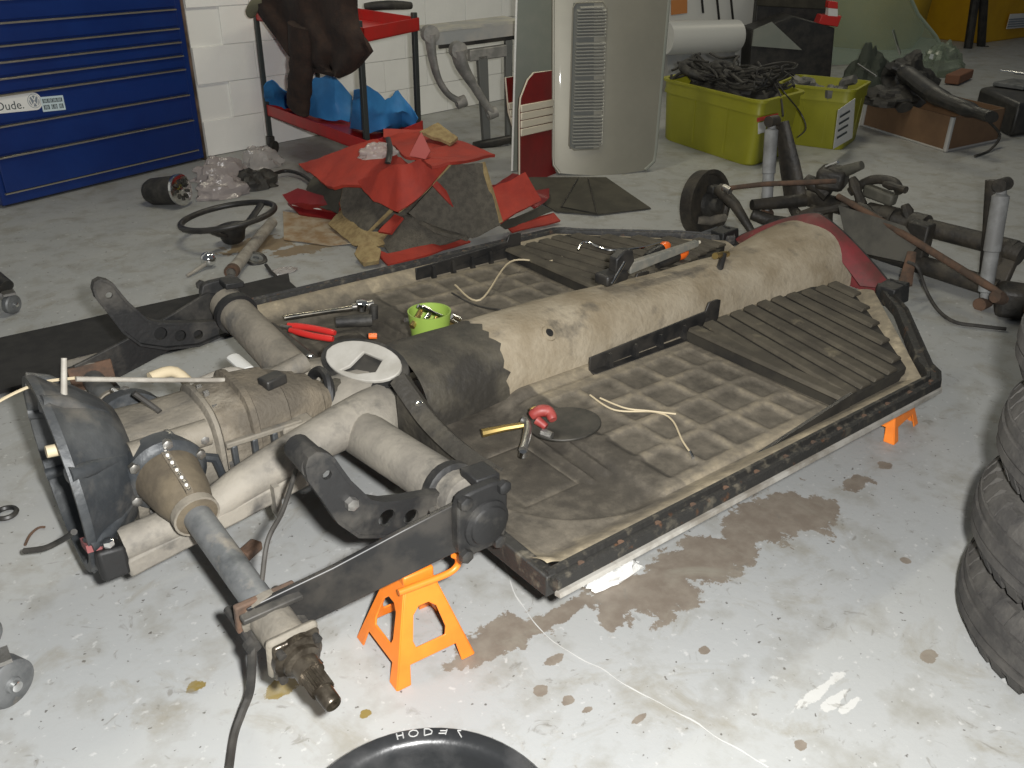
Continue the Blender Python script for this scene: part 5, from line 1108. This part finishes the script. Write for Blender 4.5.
# ------------------------------------------------------------------ wooden box, long black part, dark case
xF, xL, xR = P(945, 152), P(862, 126), P(997, 141)
bx = thing('board_box', (xF + xR) / 2, 'open brown board box with white taped corners', 'box'); bh_ = .21; xB = xL + xR - xF
for p, q in ((xF, xL), (xF, xR), (xR, xB), (xL, xB)):
    c = (xF + xB) / 2; inn = (c - (p + q) / 2).normalized() * .012; MB().prism([p, q, q + V((0, 0, bh_)), p + V((0, 0, bh_))], inn).build('side', m_brownbox, bx)
MB().prism([xF, xL, xB, xR], (0, 0, .01)).build('bottom', m_brownbox, bx)
for p in (xF, xL): MB().tube([p + V((0, 0, .005)), p + V((0, 0, bh_))], .016, 8).build('corner_tape', m_greyboard, bx)
for p, q in ((xF, xL), (xF, xR)): MB().tube([p + V((0, 0, .006)), q + V((0, 0, .006))], .007, 8).build('bottom_tape', m_greyboard, bx)
lp = thing('exhaust_shield', (xF + xB) / 2 + V((0, 0, bh_)), 'long black bent duct lying across the brown box', 'car part')
pts = [P(893, 66, .40), P(905, 72, .37), P(920, 84, .33), P(940, 98, .30), P(970, 110, .27), P(992, 117, .26)]
MB().tube(curve(pts, 5), [.06] * 6 + [.085] * 5 + [.09] * 5 + [.075] * 5 + [.055] * 5, 14, flat=.6).build('duct', m_black, lp)
MB().tube(curve([P(893, 66, .40), P(889, 80, .30), P(905, 108, .20)], 5), [.05] * 11, 12, flat=.6).build('duct_leg', m_black, lp)
crumple('black_cloth', P(892, 100, bh_), .22, .18, .10, m_darkpart, 'dark bundle drooping over the box side by the tote', 'bundle', 51).location.z = bh_ - .02
tag(MB().tube([P(858, 64, .42), P(876, 76, .42)], .006, 6).build('trim_rod', m_chrome), 'thin bright trim rod lying over the tote edge', 'rod')
tag(MB().tube(curve([P(985, 118, .2), P(1000, 135, .08), P(990, 150, .012), P(975, 156, .01)], 5), .008, 8).build('wire_loop', m_cable), 'thin dark cable hanging from the box corner', 'cable')
dk = P(1030, 135); dbox = thing('dark_case', (dk.x, dk.y, 0), 'black case with a bright rod on top behind the brown box', 'case')
MB().hexa([P(972, 118), P(1010, 138), P(1075, 128), P(1035, 108)] + [q + V((0, 0, .22)) for q in (P(972, 118), P(1010, 138), P(1075, 128), P(1035, 108))]).build('body', m_black, dbox, bevel=.03)
MB().tube([P(1000, 71, .30), P(1040, 76, .30)], .009, 8).build('rod', m_chrome, dbox)
MB().box(P(1018, 84, .24), (.30, .22, .03)).build('lid_tray', m_tubegrey, dbox, bevel=.006)

# ------------------------------------------------------------------ far background
yl = P(955, 47); ylr = P(1034, 36); yu = (ylr - yl).normalized(); yn_ = V((yu.y, -yu.x, 0))
def yp(x, y, d=0): return PP(x, y, yl + yn_ * d, yn_)
ym = thing('yellow_machine', (yl + ylr) / 2, 'yellow steel machine housing with white sticker and black hoses', 'machine')
MB().prism([yp(980, 44), yp(1050, 34), yp(1050, -25), yp(984, -25)], yn_ * -.8).build('housing', m_yellow, ym, bevel=.02)
MB().prism([yp(1010, 14, .03), yp(1030, 13, .03), yp(1030, 27, .03), yp(1006, 29, .03)], yn_ * .004).build('sticker', m_stickw, ym)
for k in range(4): MB().prism([yp(1009 - k * .6, 19 + k * 2.4, .04), yp(1030, 17.5 + k * 2.4, .04), yp(1030, 18.7 + k * 2.4, .04), yp(1009 - k * .6, 20.2 + k * 2.4, .04)], yn_ * .004).build('printed_line', m_logo, ym)
MB().prism([yp(985, 46, .02), yp(1050, 36, .02), yp(1050, 42, .02), yp(985, 52, .02)], yn_ * -.5).build('dark_skirt', m_black, ym)
for x0, x1 in ((978, 968), (985, 981)): MB().tube(curve([yp(x0, -20, .15), yp((x0 + x1) / 2, 15, .15), yp(x1, 48, .15)], 4), .05, 8).build('hose', m_black, ym)
MB().tube(curve([yp(968, 50, .15), yp(972, 58, .3), yp(982, 62, .3), yp(990, 56, .3), yp(986, 48, .2)], 5), .035, 8).build('hose_loop', m_black, ym)
yb = P(938, 46); yd = thing('yellow_drum', yb, 'dark yellow rounded drum beside the yellow machine', 'drum')
MB().lathe([(0, .55), (.15, .62), (.6, .65), (.75, .58), (.80, .40), (.80, 0)], yb + V((-.6, .6, 0)), (0, 0, 1), 32).build('shell', M('dull_yellow', (.36, .23, .012), (.30, .19, .012), 3, rough=.6), yd)
MB().lathe([(.80, .10), (.90, .10), (.92, .06)], yb + V((-.6, .6, 0)), (0, 0, 1), 16).build('cap', m_black, yd)
# curved green glass standing behind the totes
gl = P(905, 80); gt = thing('windscreen', (gl.x, gl.y, 0), 'curved green tinted windscreen glass standing behind the lime totes', 'windscreen')
gn = V((-.35, -.94, 0)).normalized(); gu = V((-gn.y, gn.x, 0)); go_ = P(880, 66)
rows = []
Lp = [(812, 66), (812, 40), (812, 10), (812, -25)]; Rp = [(948, 60), (936, 36), (918, 14), (900, -25)]
for i in range(13):
    t = i / 4; k = min(int(t), 2); f_ = t - k; a = V((lerp(Lp[k][0], Lp[k + 1][0], f_), lerp(Lp[k][1], Lp[k + 1][1], f_))); b = V((lerp(Rp[k][0], Rp[k + 1][0], f_), lerp(Rp[k][1], Rp[k + 1][1], f_)))
    rows.append([PP(lerp(a.x, b.x, j / 16), lerp(a.y, b.y, j / 16), go_ - gn * .15 * math.sin(math.pi * j / 16), gn) for j in range(17)])
mb = MB(); mb.sheet(rows, .008); mb.build('glass', m_glassg, gt, sharp=80)
MB().tube([r[-1] for r in rows], .016, 8).build('glass_edge', M('pale_glass_edge', (.30, .36, .28), rough=.3), gt)
gb2 = P(915, 70); crumple('plastic_bag', gb2 + V((-.1, -.3, 0)), .30, .15, .26, M('green_plastic', (.22, .27, .20), rough=.25, alpha=.6), 'green tinted plastic bag slumped at the foot of the windscreen', 'plastic bag', 61)
tag(MB().tube([PP(893, 30, go_ + gn * .1, gn), PP(900, 54, go_ + gn * .1, gn)], .012, 8).build('bright_rod', m_chrome), 'short bright rod standing against the green glass', 'rod')
crumple('parts_heap', P(905, 92), .32, .2, .26, m_darkpart, 'dark heap of parts behind the brown box', 'parts heap', 71)
crumple('parts_heap', P(862, 99), .20, .16, .34, M('dark_green_heap', (.05, .06, .045), rough=.8), 'dark green heap between tote and windscreen', 'parts heap', 75)
tag(MB().box(P(958, 82) + V((0, 0, .05)), (.5, .12, .08), Matrix.Rotation(.25, 3, 'Z')).build('timber_offcut', M('rust_wood', (.20, .09, .05), rough=.8), bevel=.01), 'reddish brown offcut lying behind the black duct', 'offcut')
# black boxes and red carton stacked behind the totes
bk0 = P(800, 91); bn = V((-.62, -.78, 0)).normalized()
bq = lambda x, y, d=0: PP(x, y, bk0 + bn * d, bn)
def gr_(p): return V((p.x, p.y, .0))
sb_ = thing('black_carton', (bk0.x, bk0.y, 0), 'black carton standing open behind the lime totes', 'carton', 'black cartons')
MB().prism([gr_(bq(752, 60)), gr_(bq(835, 60)), bq(835, 28), bq(793, 16), bq(752, 30)], bn * -.35).build('body', m_black, sb_, bevel=.01)
MB().prism([bq(754, 30, .03), bq(772, 22, .03), bq(802, 50, .03), bq(752, 46, .03)], bn * -.02).build('grey_flap', m_silver2, sb_)
sc = thing('black_carton', gr_(bq(795, 20, -.7)), 'taller black carton with olive lid behind the open one', 'carton', 'black cartons')
MB().prism([gr_(bq(755, 40, -.45)), gr_(bq(832, 44, -.45)), bq(830, 8, -.45), bq(757, 0, -.45)], bn * -.4).build('body', m_black, sc, bevel=.01)
MB().prism([bq(757, 6, -.44), bq(830, 10, -.44), bq(826, -12, -.44), bq(760, -16, -.44)], bn * -.4).build('lid', m_mat, sc, bevel=.01)
rc = thing('red_tin', bq(826, 27, -.1), 'small red and white tin on the open black carton', 'tin')
MB().prism([bq(818, 24, -.02), bq(838, 27, -.02), bq(842, 16, -.02), bq(822, 15, -.02)], bn * -.14).build('body', m_redplastic, rc, bevel=.006)
MB().prism([bq(828, 16, -.02), bq(838, 17, -.02), bq(838, 4, -.02), bq(829, 3, -.02)], bn * -.08).build('label_face', m_stickw, rc, bevel=.004)
MB().prism([bq(828, 8, -.015), bq(838, 9, -.015), bq(838, 2, -.015), bq(829, 1, -.015)], bn * -.085).build('red_cap', m_redplastic, rc, bevel=.004)
# white body parts behind
wq0 = P(700, 84); wn2 = V((-.15, -.98, 0)).normalized(); wq = lambda x, y, d=0: PP(x, y, wq0 + wn2 * d, wn2)
wf = thing('white_sheet_metal', (wq0.x, wq0.y, 0), 'white slotted sheet metal standing behind the overflowing tote', 'sheet metal')
MB().prism([wq(668, 72), wq(752, 62), wq(756, -20), wq(668, -20)], wn2 * -.05).build('sheet', m_white, wf, bevel=.01)
for xa, xb, yb_ in ((699, 702, 13), (714, 718, 20), (728, 732, 21)): MB().prism([wq(xb, yb_, .006), wq(xb + 2, yb_, .006), wq(xa + 2, -20, .006), wq(xa, -20, .006)], wn2 * .004).build('slot', m_black, wf)
MB().prism([wq(671, 0, .006), wq(687, -1, .006), wq(687, 13, .006), wq(671, 15, .006)], wn2 * .004).build('orange_patch', M('orange_card', (.50, .20, .06), rough=.7), wf)
ws = thing('white_cylinder', (P(705, 90).x, P(705, 90).y, 0), 'white enamel tube lying on the wall side of the tote', 'tube')
a, b = wq(664, 38, .22), wq(738, 36, .22); MB().tube([a, lerp(a, b, .96), b], [.13, .13, .09], 28).build('tube_body', m_white, ws)
MB().prism([wq(668, 45, .22), wq(735, 44, .22), gr_(wq(735, 80, .22)), gr_(wq(668, 80, .22))], wn2 * -.15).build('plinth', m_greyboard, ws)

# ------------------------------------------------------------------ tools lying on the chassis
def tool(name, loc, label, cat, group=None): return thing(name, loc, label, cat, group)
zf = ZF + .016
pl = tool('pliers', P(305, 330, .245), 'red handled pliers lying beside the ratchet on the floor pan', 'pliers', 'tools on the chassis')
for (a, b) in (((288, 325), (335, 333)), ((290, 330), (333, 339))):
    MB().tube(curve([P(*a, .250), P((a[0] + b[0]) / 2, (a[1] + b[1]) / 2 - (1 if a[1] == 325 else -1), .250), P(*b, .250)], 5), [.007] * 2 + [.009] * 8 + [.007], 10).build('handle', m_redplastic, pl)
MB().tube([P(281, 326, .250), P(290, 328, .250)], [.006, .010], 10, flat=.6).build('jaws', m_steel, pl)
rt = tool('ratchet', P(330, 315, .245), 'dark steel ratchet wrench with chrome head beside the red pliers', 'ratchet', 'tools on the chassis')
MB().tube([P(284, 318, .25), P(290, 317, .25), P(330, 311, .25), P(352, 308, .25)], [.008, .009, .007, .009], 10).build('handle', M('dark_chrome', (.12, .12, .11), (.24, .22, .18), 30, rough=.25, metal=.9), rt)
MB().lathe([(-.010, .018), (.012, .018), (.014, .012)], P(362, 306, .25), (.1, -.2, 1), 16).build('head', m_chrome, rt)
MB().tube([P(352, 307, .25), P(373, 304, .25)], [.010, .014], 10).build('neck', m_steel, rt)
MB().tube([P(374, 305, .262), P(374, 318, .222)], [.011, .012], 12).build('socket', m_darkpart, rt)
tag(MB().tube([P(336, 322, .235), P(372, 320, .235)], [.016, .018], 12).build('spark_plug_socket', m_darkpart), 'dark tube socket beside the ratchet', 'socket', 'tools on the chassis')
tag(MB().tube([P(369, 336, .25), P(377, 336, .25)], .008, 8).build('orange_cap', m_orangepl), 'tiny orange cap by the rear of the tunnel', 'cap', 'tools on the chassis')
c = P(432, 334, .225); cup = tool('parts_cup', c, 'lime green plastic cup of drill bits and bolts behind the tunnel', 'cup', 'tools on the chassis')
cc = PY(430, 331, .165); cc.z = .30
MB().lathe([(-.085, 0), (-.085, .044), (.018, .056), (.018, .052), (-.070, .040), (-.070, 0)], cc + V((0, 0, .03)), (.0, -.0, 1), 28).build('cup_wall', m_greencup, cup)
for k in range(5):
    x = 412 + k * 9; MB().tube([PY(x, 327 - k * .0, .15), PY(x + 9, 311 + k * 2.4, .17)], [.008, .007], 10).build('bit', m_chrome if k % 2 else m_brass, cup)
MB().tube([PY(418, 306, .16), PY(466, 327, .13)], [.005, .005], 8).build('long_bit', m_chrome, cup)
for x, y in ((422, 307), (452, 316)): MB().tube([PY(x, y, .16), PY(x + 8, y + 4, .155)], [.007, .007], 8).build('bit', m_chrome, cup)
tag(MB().tube([PY(405, 320, .2), PY(413, 320, .2)], .006, 8).build('loose_bolt', m_steel), 'loose bolt beside the lime cup', 'bolt', 'tools on the chassis')
cl = tool('clamp', P(530, 420, ZF), 'red and bronze clamp fitting beside the dark lid', 'clamp', 'tools on the chassis')
MB().tube(curve([P(531, 416, .25), P(540, 411, .262), P(549, 412, .260), P(553, 420, .25)], 4), [.010, .012, .013, .013, .014, .014, .014, .014, .013, .012, .012, .011, .009], 12).build('red_body', M('faded_red', (.22, .02, .018), (.30, .06, .05), 30, rough=.5), cl)
MB().tube([P(537, 420, .25), P(546, 427, .240)], [.011, .008], 12).build('red_foot', M('faded_red', (.36, .05, .04)), cl)
MB().tube([P(532, 412, .258), P(536, 409, .262)], [.010, .008], 10).build('brass_cap', m_brass, cl)
MB().tube(curve([P(522, 420, .245), P(528, 425, .24), P(526, 440, .232), P(523, 450, .226)], 4), [.010] * 13, 10).build('arm', m_steel, cl)
MB().lathe([(-.005, .010), (.006, .008)], P(523, 454, .226), (0, 0, 1), 10).build('foot', m_chrome, cl)
MB().tube([P(530, 424, .24), P(505, 428, .23), P(482, 433, .226)], [.007, .008, .010], 8).build('screw', m_brass, cl)
MB().tube([P(542, 432, .228), P(552, 436, .226)], [.010, .009], 8).build('nut', m_steel, cl)
for i, (px0, px1, lab) in enumerate((((664, 262), (686, 252), 'screwdriver with black handle and orange tip beside the handbrake'), ((652, 254), (668, 245), 'second orange tipped tool behind the handbrake'))):
    a, b = P(*px0, .28), P(*px1, .29); dv = (b - a).normalized(); sd = tool('screwdriver', (a.x, a.y, .27), lab, 'screwdriver', 'tools on the chassis'); L_ = (b - a).length
    MB().tube([a - dv * .03, a, a + dv * L_ * .55, a + dv * L_ * .6], [.012, .017, .018, .016], 12).build('handle', m_black, sd)
    MB().tube([a + dv * L_ * .6, a + dv * L_ * .8, b], [.016, .019, .012], 12).build('cap', m_orangepl, sd)
tag(MB().tube(curve([P(578, 250, .262), P(582, 243, .272), P(590, 243, .272), P(608, 250, .266), P(640, 248, .266), P(660, 243, .27)], 4), .004, 8).build('bent_rod', m_chrome), 'bright bent rod lying over a ribbed footboard', 'rod', 'tools on the chassis')
# white rag under the sill
crumple('white_rag', P(610, 574), .075, .035, .05, m_whitecloth, 'white rag under the sill beside the brown floor stain', 'rag', 81)
tag(MB().box(P(250, 550, .012), (.05, .03, .022), Matrix.Rotation(.5, 3, 'Z')).build('rusty_clip', m_rust, bevel=.004), 'small rusty metal clip on the floor beneath the axle', 'clip')
tag(MB().tube([P(234, 552, .008), P(258, 548, .008)], [.006, .006], 8).build('bright_pin', m_steel), 'bright steel pin beside the rusty clip', 'pin')
wr = P(6, 513, .006); tag(MB().torus(wr, (0, 0, 1), .022, .006, 20, 6).build('black_washer', m_black), 'black ring washer lying flat near the bell housing', 'washer')
tag(MB().tube(curve([P(25, 545, .004), P(30, 535, .004), P(38, 528, .004), P(45, 527, .004)], 4), .003, 6).build('wire_scrap', m_rust), 'curled scrap of rusty wire near the bell housing', 'wire')
